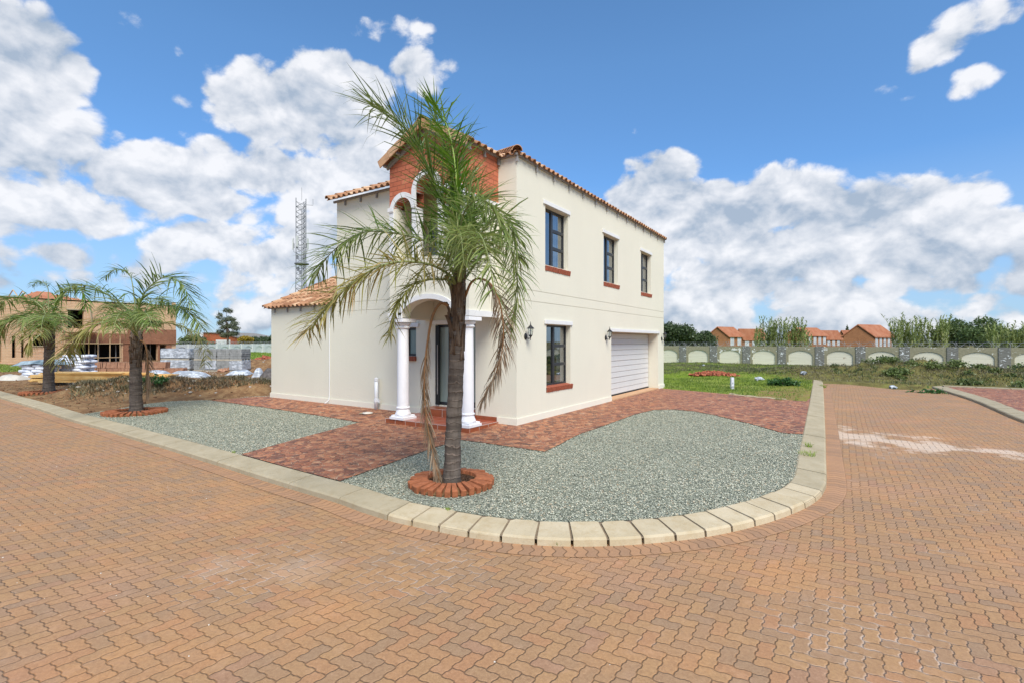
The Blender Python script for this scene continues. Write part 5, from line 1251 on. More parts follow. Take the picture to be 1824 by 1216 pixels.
fr([h3, (90, 568, .6), (84, 545, 1.2), (70, 540, 1.7), (58, 555, 2.)], m_frond, m_rachis, 42, .8, .035, .5, .026, .18, .8, 60, tint=(.1, .8))
brick_ring(82, 699, .68, .42, 32, .08, 'faded brick ring half buried in soil round the farthest palm', 4, .02)
# ================================================================== BOUNDARY WALLS
def olive_plaster(g, p):
    x, y, z = g.xyz(p); n = g.noise(p, 2.2, 5, .65); n2 = g.noise(p, 9, 4, .6)
    c = g.mix(g.mr(n2, .35, .7), srgb(136, 132, 108), srgb(156, 152, 128))
    sp = g.mr(g.m('ADD', n, g.m('MULTIPLY', n2, .35)), .80, .815)          # flaked paint shows chalky white
    return g.mix(sp, c, srgb(222, 224, 216)), g.noise(p, 30, 3), .004
m_olive = mat('olive_painted_plaster', rough=.95, spec=.1, fn=olive_plaster)
def pillar_pl(g, p):
    n = g.noise(p, 3.0, 5, .7); n2 = g.noise(g.v('MULTIPLY', p, (1, 1, 2.4)), 7, 3, .5)
    c = g.mix(g.mr(n2, .35, .7), srgb(112, 112, 106), srgb(134, 134, 126))
    return g.mix(g.mr(g.m('ADD', g.m('MULTIPLY', n, .55), g.m('MULTIPLY', n2, .5)), .605, .615), c, srgb(220, 224, 222)), g.noise(p, 30, 3), .004
m_pillar = mat('grey_flaking_plaster', rough=.95, spec=.1, fn=pillar_pl)
def panel_pl(g, p):
    n = g.noise(p, 4.5, 5, .7); n2 = g.noise(g.v('MULTIPLY', p, (.3, .3, 7)), 2, 4)
    c = g.mix(g.mr(n2, .3, .7, 0, .5), srgb(222, 219, 198), srgb(190, 184, 160))
    return g.mix(g.mr(n, .62, .68, 0, .8), c, srgb(150, 124, 102)), g.noise(p, 30, 3), .004
m_panel = mat('chalky_white_panel', rough=.95, spec=.1, fn=panel_pl)
m_whitewall = mat('whitewashed_wall', (.66, .68, .66), .95, .1, var=.10, vscale=1.5)
m_wire = mat('galvanised_wire', (.30, .31, .31), .5, .4, metal=.3)
def boundary(name, label, A, B, h, pw, mats, n_first=0, wire=True, below=.6, side=-1):
    """plastered wall of arched panels between pillars; side = where the decorated face looks"""
    A = Vector(A); B = Vector(B); t = (B-A).normalized(); Ln = (B-A).length; n = int(Ln/pw); th = thing(name, label, 'wall', (A.x, A.y, 0), math.atan2(t.y, t.x))
    bm = bmesh.new(); box(bm, 0, Ln, .0, .18, -below, h); obj('wall_core', bm, mats[2], th)
    s = side
    bm = bmesh.new()
    for k in range(n):
        x0 = k*pw+.28; x1 = (k+1)*pw-.28; ax0 = x0+.16; ax1 = x1-.16; zs = h-.62; top = h-.28; nn_ = 12
        y = -.05
        def Q(*p): bm.faces.new([bm.verts.new(q) for q in p])
        Q((x0, y, -below), (ax0, y, -below), (ax0, y, zs), (x0, y, zs)); Q((ax1, y, -below), (x1, y, -below), (x1, y, zs), (ax1, y, zs))
        Q((x0, y, zs), (ax0, y, zs), (ax0, y, h), (x0, y, h)); Q((ax1, y, zs), (x1, y, zs), (x1, y, h), (ax1, y, h))
        pz = lambda f: zs+(top-zs)*math.sin(math.pi*min(1, max(0, f)))**.55
        for i in range(nn_):
            f0, f1 = i/nn_, (i+1)/nn_; xa = ax0+(ax1-ax0)*f0; xb = ax0+(ax1-ax0)*f1
            Q((xa, y, pz(f0)), (xb, y, pz(f1)), (xb, y, h), (xa, y, h)); Q((xa, y, pz(f0)), (xa, 0, pz(f0)), (xb, 0, pz(f1)), (xb, y, pz(f1)))
        Q((x0, y, h), (x1, y, h), (x1, 0, h), (x0, 0, h)); Q((ax0, y, -below), (ax0, 0, -below), (ax0, 0, zs), (ax0, y, zs)); Q((ax1, y, -below), (ax1, y, zs), (ax1, 0, zs), (ax1, 0, -below))
    obj('arched_facing', bm, mats[0], th)
    for k in range(n+1): obj('pillar', bbox(k*pw-.28, k*pw+.28, -.09, .22, -below, h+.02, .01), mats[1], th)
    if wire:
        cu = bpy.data.curves.new('razor_coil', 'CURVE'); cu.dimensions = '3D'; cu.bevel_depth = .009; sp = cu.splines.new('POLY'); r = random.Random(3); m = int(Ln/.42)*10; sp.points.add(m-1)
        for i in range(m):
            a = i/10*2*math.pi; sp.points[i].co = (Ln*i/m+.16*math.sin(a*.5), .09+.15*math.cos(a), h+.17+.16*math.sin(a)+.02*math.sin(i*.037), 1)
        tmp = bpy.data.objects.new('tmp', cu); COL.objects.link(tmp); dg = bpy.context.evaluated_depsgraph_get(); me = bpy.data.meshes.new_from_object(tmp.evaluated_get(dg)); bpy.data.objects.remove(tmp)
        me.materials.clear(); link('razor_coil', me, m_wire, th)
        bm = bmesh.new(); st_ = .62
        for k in range(int(Ln/st_)): tube(bm, [(k*st_, .09, h), (k*st_, .09, h+.22), (k*st_+.02, .0, h+.30)], .008, 4)
        for zz in (.12, .28): tube(bm, [(0, .09, h+zz), (Ln, .09, h+zz)], .006, 4)
        obj('spike_posts', bm, m_wire, th)
    return th
boundary('boundary_wall', 'olive plastered boundary wall with flaking white arched panels behind the grass plot', (-31.8, 33.5, 0), (40.2, 33.5, 0), 1.33, 2.4, (m_olive, m_pillar, m_panel))
boundary('boundary_wall', 'whitewashed arched boundary wall far behind the grey block pallets', (-66, 36, 0), (-31.8, 33.9, 0), 1.40, 2.4, (m_whitewall, m_whitewall, m_whitewall), below=.4)
boundary('boundary_wall', 'whitewashed boundary wall running behind the unfinished brick building', (-53, 12, 0), (-66, 36, 0), 1.36, 2.4, (m_whitewall, m_whitewall, m_whitewall), below=.4)

# ================================================================== TREES
m_bark = mat('tree_bark', (.11, .08, .06), .95, .1, var=.35, vscale=4)
m_leafd = leafmat('tree_leaf_dark', [(0, (.024, .042, .020)), (.5, (.055, .090, .034)), (1, (.11, .15, .06))], .25)
m_leafm = leafmat('tree_leaf_mid', [(0, (.045, .080, .025)), (.5, (.10, .155, .045)), (1, (.18, .24, .08))], .3)
m_leafe = leafmat('gum_tree_leaf', [(0, (.055, .07, .042)), (.5, (.12, .14, .08)), (1, (.19, .21, .13))], .3)
m_flower = leafmat('yellow_blossom', [(0, (.16, .13, .02)), (1, (.5, .34, .02))], .2)
def crown(blobs, n, size, seed, hollow=.6):
    if size > .12: n = int(n*1.9); size *= .70
    r = np.random.default_rng(seed); W_ = np.array([b[3]*b[4]*b[5] for b in blobs])**.75; W_ /= W_.sum(); k = r.choice(len(blobs), n, p=W_); B = np.array(blobs)[k]
    d = r.normal(size=(n, 3)); d /= np.linalg.norm(d, axis=1)[:, None]; rad = (hollow+(1-hollow)*r.random(n))**.8
    # clumps: gather the leaves towards seeds on the blob's surface
    ns = max(6, n//55); sd = r.normal(size=(ns, 3)); sd /= np.linalg.norm(sd, axis=1)[:, None]; q = sd[r.integers(0, ns, n)]
    d = q+.34*d*r.random((n, 1))**.4*1.3; rad = rad*(.82+.3*r.random(n)); P = B[:, :3]+d*B[:, 3:6]*rad[:, None]
    a = r.normal(size=(n, 3)); a /= np.linalg.norm(a, axis=1)[:, None]; b = np.cross(a, r.normal(size=(n, 3))); b /= np.linalg.norm(b, axis=1)[:, None]
    s = size*(.5+r.random(n))[:, None]; V_ = np.stack([P-a*s, P+b*s*.55, P+a*s, P-b*s*.55], 1).reshape(-1, 3); F_ = np.arange(n*4).reshape(n, 4)
    cl = r.random(ns); ci = r.integers(0, ns, n); t = np.clip(.5*r.random(n)+.5*vnoise(P[:, 0]*1., P[:, 2]+P[:, 1], 1.1, seed), 0, 1); return V_, F_, t
def tree(label, x, y, blobs, trunkpts, tr, n, size, m, seed, name='tree', cat='tree', group=None, limbs=5, hollow=.55, zb=0.):
    t = thing(name, label, cat, (x, y, zb), 0, group); V_, F_, tt = crown(blobs, n, size, seed, hollow); c = arr('crown', V_, F_, m, t, tint=tt)
    bm = bmesh.new(); T_ = [Vector(p) for p in trunkpts]; tube(bm, spline(T_, 10), tr, 8, tr*.45); r = random.Random(seed)
    for b in sorted(blobs, key=lambda b: -b[3])[:limbs]:
        s = T_[0].lerp(T_[-1], r.uniform(.45, .9)); e = Vector(b[:3]); mid = s.lerp(e, .5)+Vector((0, 0, -.12*(e-s).length)); tube(bm, spline([s, mid, e], 7), tr*.45, 6, tr*.10)
    obj('trunk', bm, m_bark, t, True); return t
def blobs_rand(seed, n, w, z0, z1, r0, r1, top=1.):
    r = random.Random(seed); out = []
    for k in range(n):
        a = r.uniform(0, 6.28); f = r.random(); rr = w*math.sqrt(r.random()); z = z0+(z1-z0)*f*(1-.45*(rr/w)**2); s = r.uniform(r0, r1)
        out.append((rr*math.cos(a), rr*math.sin(a)*.8, z, s, s, s*.72))
    return out
def tp(u, Y): p = at(u, 608, Y); return p.x, p.y
x, y = tp(1206, 62); tree('large dark evergreen tree rising behind the wall at the right end of the house', x, y, blobs_rand(3, 15, 2.2, 1.8, 3.6, .8, 1.4), [(0, 0, 0), (0, 0, 2.4)], .22, 9000, .17, m_leafd, 3)
x, y = tp(1243, 64); tree('lower dark tree beside the large evergreen and the first brick house', x, y, blobs_rand(4, 12, 1.5, 1.2, 3.0, .7, 1.1), [(0, 0, 0), (0, 0, 1.8)], .16, 6000, .16, m_leafd, 4)
x, y = tp(405, 100); tree('tall open-crowned gum tree beyond the red hall', x, y, [(-3.1, 0, 6.8, .7, .6, .8), (-2.7, 0, 5.4, .8, .7, .6), (-.9, 0, 6.0, .8, .7, .6), (-.4, 0, 7.9, .8, .7, .5), (1.0, 0, 7.7, .6, .6, .5), (.6, 0, 6.3, .7, .6, .5), (1.9, 0, 6.0, .9, .7, .5), (2.9, 0, 5.2, .9, .7, .5), (3.5, 0, 4.2, .9, .7, .5), (1.7, 0, 4.6, 1.1, .8, .5), (-1.2, 0, 4.5, 1.0, .8, .6), (-2.9, 0, 3.6, .9, .8, .5), (.3, 0, 4.8, .8, .7, .5), (2.6, 0, 3.2, 1.2, .9, .5), (0, .3, 3.2, 1.3, .9, .5), (-1.6, .3, 2.8, 1.1, .9, .5)], [(0, 0, 0), (.2, 0, 3), (0, 0, 5.5)], .24, 4600, .14, m_leafe, 5, limbs=12, hollow=.4)
x, y = tp(437, 96); tree('small yellow-flowering tree at the corner of the red hall', x, y, blobs_rand(6, 8, 1.0, 1.4, 2.6, .6, .9), [(0, 0, 0), (0, 0, 1.5)], .1, 2600, .15, m_flower, 6)
for i, (u, Y, w, z, lb) in enumerate(((452, 100, 1.5, 2.3, 'dark rounded tree just right of the yellow-flowering tree'), (470, 105, 1.7, 2.4, 'dark tree in the row behind the white wall, second from the yellow one'), (486, 96, 1.6, 2.6, 'tree in the far row nearest the left wing of the house'), (350, 110, 2.6, 2.9, 'dark tree top showing behind the left end of the red hall'), (504, 100, 2.0, 2.5, 'far tree hidden in part by the corner of the left wing'))):
    x, y = tp(u, Y); tree(lb, x, y, blobs_rand(10+i, 9, w, 1.0, z, .7, 1.1), [(0, 0, 0), (0, 0, z*.6)], .14, 2600, .17, m_leafd, 10+i, group='trees in the far row at the left')
x, y = tp(333, 64); tree('bright green bush between the unfinished building and the red hall', x, y, blobs_rand(21, 10, 1.7, .7, 2.3, .7, 1.0), [(0, 0, 0), (0, 0, 1.2)], .10, 3600, .15, m_leafm, 21)
x, y = tp(384, 74); tree('small bush in front of the red hall and its white door', x, y, blobs_rand(22, 6, 1.0, .6, 1.5, .5, .7), [(0, 0, 0), (0, 0, .9)], .08, 1500, .13, m_leafm, 22)
for i, (u, Y, w, z0, z, lb) in enumerate(((1712, 60, 2.0, 1.6, 4.1, 'tall rounded tree behind the wall, right of the cane thicket'), (1750, 56, 1.7, 1.2, 3.7, 'mid-green tree between the tall rounded tree and the right cane thicket'), (1776, 58, 1.8, 1.0, 3.1, 'lower tree just left of the right-hand canes'), (1815, 54, 2.0, 1.0, 3.0, 'tree at the right edge of the view behind the canes'), (1556, 84, 2.1, 1.2, 3.9, 'spreading tree top rising behind the roof of the gabled brick house'))):
    x, y = tp(u, Y); tree(lb, x, y, blobs_rand(30+i, 13, w, z0, z, .7, 1.2), [(0, 0, 0), (0, 0, z*.6)], .18, 5200, .16, (m_leafm, m_leafd)[i == 4], 30+i)
x, y = tp(1509, 110)
tree('slim dark conifer standing alone beyond the brick houses', x, y, [(0, 0, 1.7+.28*k, .95-.072*k, .95-.072*k, .4) for k in range(13)], [(0, 0, 0), (0, 0, 5.2)], .12, 2600, .16, m_leafd, 40, 'conifer', 'tree', hollow=.3, limbs=0)
x, y = tp(1291, 100); tree('dark tree top just showing above the first brick house roof', x, y, blobs_rand(45, 5, .8, 2.6, 4.2, .6, .9), [(0, 0, 0), (0, 0, 3)], .12, 1400, .15, m_leafd, 45)
# giant cane thickets
m_cane = leafmat('giant_cane', [(0, (.12, .16, .04)), (.4, (.20, .27, .06)), (.75, (.30, .36, .11)), (1, (.45, .42, .22))], .3)
def canes(label, u0, u1, Y, hs, seed, n):
    r = np.random.default_rng(seed); c = at((u0+u1)/2, 608, Y); t = thing('cane_thicket', label, 'reeds', (c.x, c.y, 0), 0, 'giant cane thickets behind the wall')
    V_, F_, T_ = [], [], []
    for k in range(n):
        u = u0+(u1-u0)*r.random(); b = at(u, 608, Y+r.normal(0, .6)); b.z = 0; b = b-Vector((c.x, c.y, 0)); h = hs[int((u-u0)/(u1-u0)*len(hs)*.999)]*(.62+.42*r.random()**.7)
        ln = Vector((r.normal(0, .12), r.normal(0, .12), 0))*h; tv = r.random(); prev = None; w0 = .022
        for q in range(7):
            f = q/6; p = b+ln*f*f+Vector((0, 0, h*f)); ww = w0*(1-.7*f); a = len(V_); V_ += [p-RT*ww, p+RT*ww]
            if q: F_.append([a-2, a-1, a+1, a]); T_.append(.6+.4*tv)
        nl_ = int(15+h*5)
        for q in range(nl_):
            f = .25+.75*(q/nl_)**.8; p = b+ln*f*f+Vector((0, 0, h*f)); a_ = r.random()*6.28; L_ = .52*(.6+.5*r.random())*(1.15-.5*f); d = Vector((math.cos(a_), math.sin(a_), 1.3)).normalized(); s = d.cross(Vector((0, 0, 1))).normalized()*.034
            i = len(V_); m_ = p+d*L_*.5; e = p+d*L_*.8+Vector((math.cos(a_), math.sin(a_), -.35))*L_*.35; V_ += [p-s*.5, p+s*.5, m_+s, m_-s, e]; F_ += [[i, i+1, i+2, i+3], [i+3, i+2, i+4]]; tq = min(1, max(0, .2+.5*r.random()+.25*(f < .5))); T_ += [tq, tq]
    arr('canes', V_, F_, m_cane, t, tint=T_); return t
canes('cane thicket rising behind the wall in front of the brick row houses', 1345, 1445, 41, [2.9, 3.7, 3.5, 3.6, 3.4, 3.5, 3.5, 2.8], 3, 120)
canes('tall cane thicket behind the wall, right of the gabled brick house', 1590, 1688, 36.5, [3.3, 3.7, 3.3, 3.4, 3.5, 3.1, 3.3, 3.5], 4, 125)
canes('cane thicket running out of view at the right edge behind the wall', 1765, 1900, 34, [3.0, 3.0, 2.7, 2.9, 2.7, 2.8], 5, 130)
for (u, v, lb) in ((1228, 655, ''),): pass

# ================================================================== BRICK HOUSES BEYOND THE WALL
m_hb = mat('brown_house_brick', rough=.9, spec=.15, fn=bricks(srgb(132, 92, 62), srgb(152, 108, 76), srgb(150, 112, 84), 'both', .23, .086, .009))
m_hroof = mat('orange_tiled_roof', rough=.85, spec=.2, fn=lambda g, p: (lambda w: (g.mix(g.mr(g.noise(p, 1.2, 4), .35, .7), srgb(170, 108, 78), srgb(186, 130, 100)), w, .03))(g.m('SINE', g.m('MULTIPLY', g.xyz(p)[2], 2*math.pi/.11))))
m_hwin = mat('pale_net_curtain_window', (.42, .45, .47), .3, .5, var=.25, vscale=2)
def rowhouse(label, u0, u1, Y, zw, zr, gable_w, nwin, seed, depth=7., rot=0.):
    """gabled brick house: gable end to the left, long window side facing the wall; built in its own axes"""
    c = at(u0, 608, Y); t = thing('brick_house', label, 'house', (c.x, c.y, 0), math.radians(rot), 'brown brick houses behind the wall')
    Ln = (u1-u0)/F*Y/max(.3, math.cos(math.radians(rot)-math.asin(.553)))
    Ln = max(3., Ln)
    bm = bmesh.new(); box(bm, 0, Ln, 0, depth, -.5, zw)
    for xx in (0, Ln): bm.faces.new([bm.verts.new(p) for p in ((xx, 0, zw), (xx, depth, zw), (xx, depth/2, zr))])
    obj('wall', bm, m_hb, t)
    bm = bmesh.new(); o = .25
    for sg, y0 in ((1, -o), (-1, depth+o)):
        sl_ = (zr-zw)/(depth/2); a = [(-o, y0, zw-o*sl_), (Ln+o, y0, zw-o*sl_), (Ln+o, depth/2, zr), (-o, depth/2, zr)]
        vs = [bm.verts.new((p[0], p[1], p[2]+.10)) for p in a]+[bm.verts.new(p) for p in a]
        for f in ((0, 1, 2, 3), (7, 6, 5, 4), (0, 4, 5, 1), (1, 5, 6, 2), (3, 7, 4, 0)): bm.faces.new([vs[i] for i in f])
    obj('roof', bm, m_hroof, t); r = random.Random(seed)
    for k in range(nwin):
        x = Ln*(k+.6)/nwin; w = obj('window', bbox(x-.4, x+.4, -.04, .02, zw-1.35, zw-.25), m_white, t)
        obj('pane', bbox(x-.35, x+.35, -.05, -.039, zw-1.30, zw-.30), m_hwin, w)
    return t
A_ = 20.
def gable_house(label, ug0, ug1, u1, Y, zw, zr, nwin, seed):
    """gable wall seen between ug0 and ug1, window side receding from ug1 to u1; axes follow the plots"""
    a = at(ug0, 608, Y); b = at(ug1, 608, Y-(ug1-ug0)/F*Y*.25); e = at(u1, 608, Y+1)
    gw = (b-a).length; t = thing('brick_house', label, 'house', (b.x, b.y, 0), math.atan2((e-b).y, (e-b).x), 'brown brick houses behind the wall')
    Ln = (e-b).length; q = Matrix.Rotation(-t.rotation_euler.z, 4, 'Z')@(a-b); q.z = 0; q = Vector((q.x, q.y, 0))
    bm = bmesh.new(); c0, c1, c2, c3 = Vector((0, 0, 0)), Vector((Ln, 0, 0)), Vector((Ln, 0, 0))+q, q; Z_ = Vector((0, 0, zw)); B_ = Vector((0, 0, -.5))
    for p, r_ in ((c0, c1), (c1, c2), (c2, c3), (c3, c0)): bm.faces.new([bm.verts.new(s) for s in (p+B_, r_+B_, r_+Z_, p+Z_)])
    ZR = Vector((0, 0, zr)); g0 = q*.5; g1 = q*.5+Vector((Ln, 0, 0))
    for p, r_, gg in ((c3, c0, g0), (c1, c2, g1)): bm.faces.new([bm.verts.new(s) for s in (p+Z_, r_+Z_, gg+ZR)])
    obj('wall', bm, m_hb, t)
    bm = bmesh.new(); ex = Vector((.25, 0, 0)); dn = (g0-c0).normalized()
    for s0, s1 in ((c0, c1), (c3, c2)):
        out = (s0-g0).normalized()*.3; dz = Vector((0, 0, -.3*(zr-zw)/(g0-c0).length)); a_ = [s0-ex+out+Z_+dz, s1+ex+out+Z_+dz, g1+ex+ZR, g0-ex+ZR]; up = Vector((0, 0, .12))
        vs = [bm.verts.new(p+up) for p in a_]+[bm.verts.new(p) for p in a_]
        for f in ((0, 1, 2, 3), (7, 6, 5, 4), (0, 4, 5, 1), (1, 5, 6, 2), (3, 7, 4, 0)): bm.faces.new([vs[i] for i in f])
    obj('roof', bm, m_hroof, t)
    for k in range(nwin):
        x = Ln*(k+.55)/nwin; hw_ = min(.42, Ln/nwin*.27); w = obj('window', bbox(x-hw_, x+hw_, -.05, .02, zw-1.45, zw-.25), m_white, t); obj('pane', bbox(x-hw_*.85, x+hw_*.85, -.06, -.049, zw-1.39, zw-.31), m_hwin, w)
    return t
gable_house('brick house with a wide plain gable right of the dark evergreen trees', 1262, 1297, 1322, 74, 2.55, 3.75, 2, 1)
gable_house('brick house with three pale windows adjoining the plain gable house', 1312, 1323, 1362, 76, 2.5, 3.5, 3, 2)
gable_house('brick house half hidden behind the first cane thicket', 1400, 1438, 1472, 80, 2.7, 3.8, 4, 3)
sh_ = gable_house('brick house with a solar panel on its orange roof', 1458, 1471, 1497, 82, 2.45, 3.4, 3, 4)
bm = bmesh.new(); box(bm, 1.0, 3.2, .15, 1.3, 0, .05, Matrix.Translation((0, 0, 2.72))@Matrix.Rotation(R(25), 4, 'X')); obj('solar_panel', bm, mat('solar_glass', (.16, .2, .28), .2, .6), sh_)
gable_house('tall gabled brick house with a small white vent, left of the tall canes', 1503, 1557, 1593, 70, 2.45, 3.95, 5, 5)
gable_house('low orange-roofed brick house seen between two gabled ones', 1494, 1506, 1530, 86, 2.6, 3.5, 2, 6)
# red hall with the curved roof, far left
c = at(362, 608, 112); e = at(435, 608, 104); t = thing('red_hall', 'long red brick hall with a shallow curved roof and a white door', 'hall', (c.x, c.y, 0), math.atan2((e-c).y, (e-c).x))
Ln = (e-c).length; zt2 = lambda f: 2.05+1.55*(1-f**2.2); n = 20
bm = bmesh.new(); m_hall = mat('red_hall_brick', rough=.9, spec=.1, fn=bricks(srgb(172, 92, 62), srgb(186, 110, 78), srgb(160, 100, 72), 'both', .3, .12, .01))
for k in range(n):
    a, b = k/n, (k+1)/n; bm.faces.new([bm.verts.new(p) for p in ((a*Ln, 0, -.5), (b*Ln, 0, -.5), (b*Ln, 0, zt2(b)), (a*Ln, 0, zt2(a)))])
box(bm, .0, Ln, 8, 8.2, -.5, 2.0); obj('wall', bm, m_hall, t)
bm = bmesh.new()
for k in range(n):
    a, b = k/n, (k+1)/n; box(bm, a*Ln, b*Ln, -.2, 8.2, zt2((a+b)/2)-.02, zt2((a+b)/2)+.12)
obj('roof', bm, m_grey, t); obj('door', bbox(Ln*.33, Ln*.68, -.06, 0, .3, 2.05), m_white, t)

# ================================================================== CELL MAST
c = at(537.5, 608, 92); t = thing('cell_mast', 'tall three-legged lattice telecom mast with panel antennas behind the left wing', 'mast', (c.x, c.y, 0), math.asin(.553))
m_mast = mat('mast_steel', (.17, .18, .20), .6, .4); m_ant = mat('antenna_grey_white', (.50, .52, .50), .6, .3)
zt3 = 28.2; bm = bmesh.new(); r0 = lambda z: .96 if z < 13 else .86
legs = [(math.cos(a), math.sin(a)) for a in (R(200), R(340), R(90))]
def lg(k, z): q = 1.28-.30*min(1, z/14); return Vector((legs[k][0]*q, legs[k][1]*q, z))
for k in range(3): tube(bm, [lg(k, z) for z in (0, 7, 14, 21, zt3-.2*k)], .075, 6)
z = 0; i = 0
while z < zt3-1.0:
    for k in range(3):
        a, b = k, (k+1) % 3; tube(bm, [lg(a, z), lg(b, z+.95)], .030, 4, cap=False); tube(bm, [lg(b, z), lg(a, z+.95)], .030, 4, cap=False)
        if i % 2 == 0: tube(bm, [lg(a, z), lg(b, z)], .03, 4, cap=False)
    z += .95; i += 1
for q in (-.12, .12): tube(bm, [(q, .2, 0), (q, .2, zt3-2)], .045, 4)
obj('lattice', bm, m_mast, t)
for (a, zz) in ((R(205), 19.6), (R(262), 19.9), (R(335), 19.6)):
    M_ = Matrix.Rotation(a, 4, 'Z')@Matrix.Translation((1.45, 0, zz)); bm = bmesh.new(); box(bm, 0, .16, -.19, .19, -1., 1.0, M_); bmesh.ops.bevel(bm, geom=bm.edges[:], offset=.04, segments=2, affect='EDGES'); an = obj('panel_antenna', bm, m_ant, t)
    bm = bmesh.new(); box(bm, -.22, -.02, -.12, .12, -.7, .1, M_); tube(bm, [M_@Vector(p) for p in ((-.1, 0, -1.5), (-.1, 0, 1.1))], .04, 5); tube(bm, [M_@Vector(p) for p in ((-.1, 0, -1.4), (-.9, 0, -1.9))], .03, 4); obj('mounting', bm, m_mast, an)
bm = bmesh.new(); lathe(bm, [(1.25, 15.9), (1.3, 15.95), (1.3, 16.1), (1.25, 16.15)], 10); obj('platform', bm, m_mast, t)
bm = bmesh.new()
for (x, y, zz) in ((-.6, -.6, 17.2), (.7, -.5, 17.3), (.1, -.8, 14.3), (-.5, -.4, 15)): box(bm, x-.18, x+.18, y-.12, y+.12, zz-.35, zz+.35)
obj('equipment_boxes', bm, m_mast, t)
bm = bmesh.new(); tube(bm, [(.9, -.3, 26.9), (2.2, -.3, 26.8), (2.2, -.3, 28.0)], .04, 5); tube(bm, [(0, 0, 27.8), (0, 0, 30.2)], .03, 5); obj('whip_antenna', bm, m_mast, t)

# ================================================================== UNFINISHED BRICK BUILDING
BX, BY = -45.96, 12.66
t = thing('unfinished_building', 'raw brick two-storey building under construction with black openings and roof trusses', 'building', (BX, BY, 0))
def rawb(g, p):
    c, h, d = bricks(srgb(182, 140, 108), srgb(208, 168, 130), srgb(196, 180, 158), 'both', .36, .12, .022)(g, p)
    n = g.noise(g.v('MULTIPLY', p, (1, 1, 4)), .9, 5, .7); n2 = g.noise(p, .35, 3)
    c = g.mix(g.mr(n, .5, .75, 0, .6), c, srgb(116, 84, 66)); c = g.mix(g.mr(n2, .45, .65, 0, .5), c, srgb(206, 176, 138)); return c, h, d
m_raw = mat('raw_stock_brick', rough=.95, spec=.1, fn=rawb)
m_raw2 = mat('dark_brick', rough=.95, spec=.1, fn=bricks(srgb(128, 86, 66), srgb(150, 104, 80), srgb(140, 112, 92), 'both', .26, .10, .014))  # brick in a darker tone, for the beam and piers
m_timb = mat('raw_pine_timber', (.46, .33, .19), .8, .2, var=.2, vscale=3)
m_grim = mat('pale_weathered_wood', (.42, .38, .30), .9, .1, var=.2, vscale=3)
bm = bmesh.new(); Hh = 5.02
wins = [(10.35-12.66, 12.1-12.66, 3.2, 4.2)]
def fy(y): return y-BY
ops = [(2.5, 4.5, .0, 1.46), (5.2, 8.9, .0, 1.46), (10.1, 12.0, .0, 1.46), (10.3, 11.5, 3.15, 3.75), (4.9, 5.9, 2.9, 4.3)]
ops = []
o0 = 24.   # facade starts 24 m before its right corner
def op(y0, y1, z0, z1, d=.3): ops.append((y0-BY+o0, y1-BY+o0, z0, z1, d, False))
op(5.6, 8.5, -.1, 1.5, .35); op(9.2, 11.2, -.1, 1.5, .35); op(11.35, 11.9, -.1, 1.42, .35); op(10.2, 11.6, 3.0, 3.55); op(4.95, 5.95, 2.75, 4.2); op(2.9, 4.2, 1.35, 2.2); op(.6, 1.2, .2, 2.3, .35); op(1.75, 1.95, .5, 2.1); op(2.25, 2.4, .5, 2.1); op(2.65, 2.8, 1.1, 2.2); op(-.6, .3, 3.2, 4.4); op(-4, -2.8, 3.2, 4.4); op(-5, -2, 0, 1.9); op(-9, -8, 3, 4.4); op(-9, -7, .0, 2.)
facade(bm, (0, -o0, 0), (0, 1, 0), o0, -.3, Hh, ops, (1, 0, 0)); facade(bm, (0, 0, 0), (-1, 0, 0), 11., -.3, Hh, [], (0, 1, 0)); facade(bm, (-11, -o0, 0), (1, 0, 0), 11, -.3, Hh, [], (0, -1, 0)); facade(bm, (-11, 0, 0), (0, -1, 0), o0, -.3, Hh, [], (-1, 0, 0))
box(bm, -11, -.35, -o0+.1, -.1, 2.3, 2.4); box(bm, -.25, 0., -.25, 0, Hh, Hh+.28); box(bm, -11, .0, -o0, 0, Hh-.12, Hh-.02)
obj('wall', bm, m_raw, t)
bm = bmesh.new(); box(bm, .01, .14, fy(8.95), -.02, 1.5, 2.75); box(bm, .012, .10, fy(5.0), fy(8.95), 1.5, 2.35); obj('dark_brick_beam', bm, m_raw2, t)
bm = bmesh.new(); box(bm, -.02, .05, fy(8.6), fy(9.2), -.1, 1.5); box(bm, .0, .04, fy(11.2), fy(11.35), -.1, 1.5); box(bm, .0, .04, fy(11.9), fy(12.3), -.1, 1.4); obj('brick_pier', bm, m_raw2, t)
bm = bmesh.new(); box(bm, -3.5, -3.4, -o0+.3, -.3, -.2, 5.); obj('shade_backing', bm, m_dark, t)  # near-black sheet behind the openings, the shade inside put into its colour
bm = bmesh.new()
for yy in (5.9, 6.4, 6.9, 7.2, 7.9, 8.3, 9.6, 10.0, 10.6, 10.9): tube(bm, [(-.5-(yy*7 % 1), fy(yy), -.1), (-.5-(yy*7 % 1), fy(yy)+random.uniform(-.05, .05), 2.3)], .035, 5)
obj('support_props', bm, m_wire, t)
bm = bmesh.new()
for yy in (4.6, 5.1, 5.5, 6.1, 6.7, 7.5, 8.2): box(bm, .55, .60, fy(yy)-.02, fy(yy)+.03, -.1, 2.9 if yy < 7 else 2.6)
for zz in (.35, 1.5, 2.35): box(bm, .60, .64, fy(4.3), fy(8.4), zz, zz+.05)
for zz in (1.52, 2.42): box(bm, .2, 1.0, fy(4.4), fy(6.6), zz, zz+.05)
for (ya, yb) in ((3.6, 4.8), (4.2, 5.0)): tube(bm, [(.9, fy(ya), -.1), (.6, fy(yb), 1.6)], .06, 4)
obj('timber_scaffold', bm, m_timb, t)
obj('site_post', bbox(.3, .6, fy(5.2), fy(5.5), -.2, 1.5), m_grim, t)
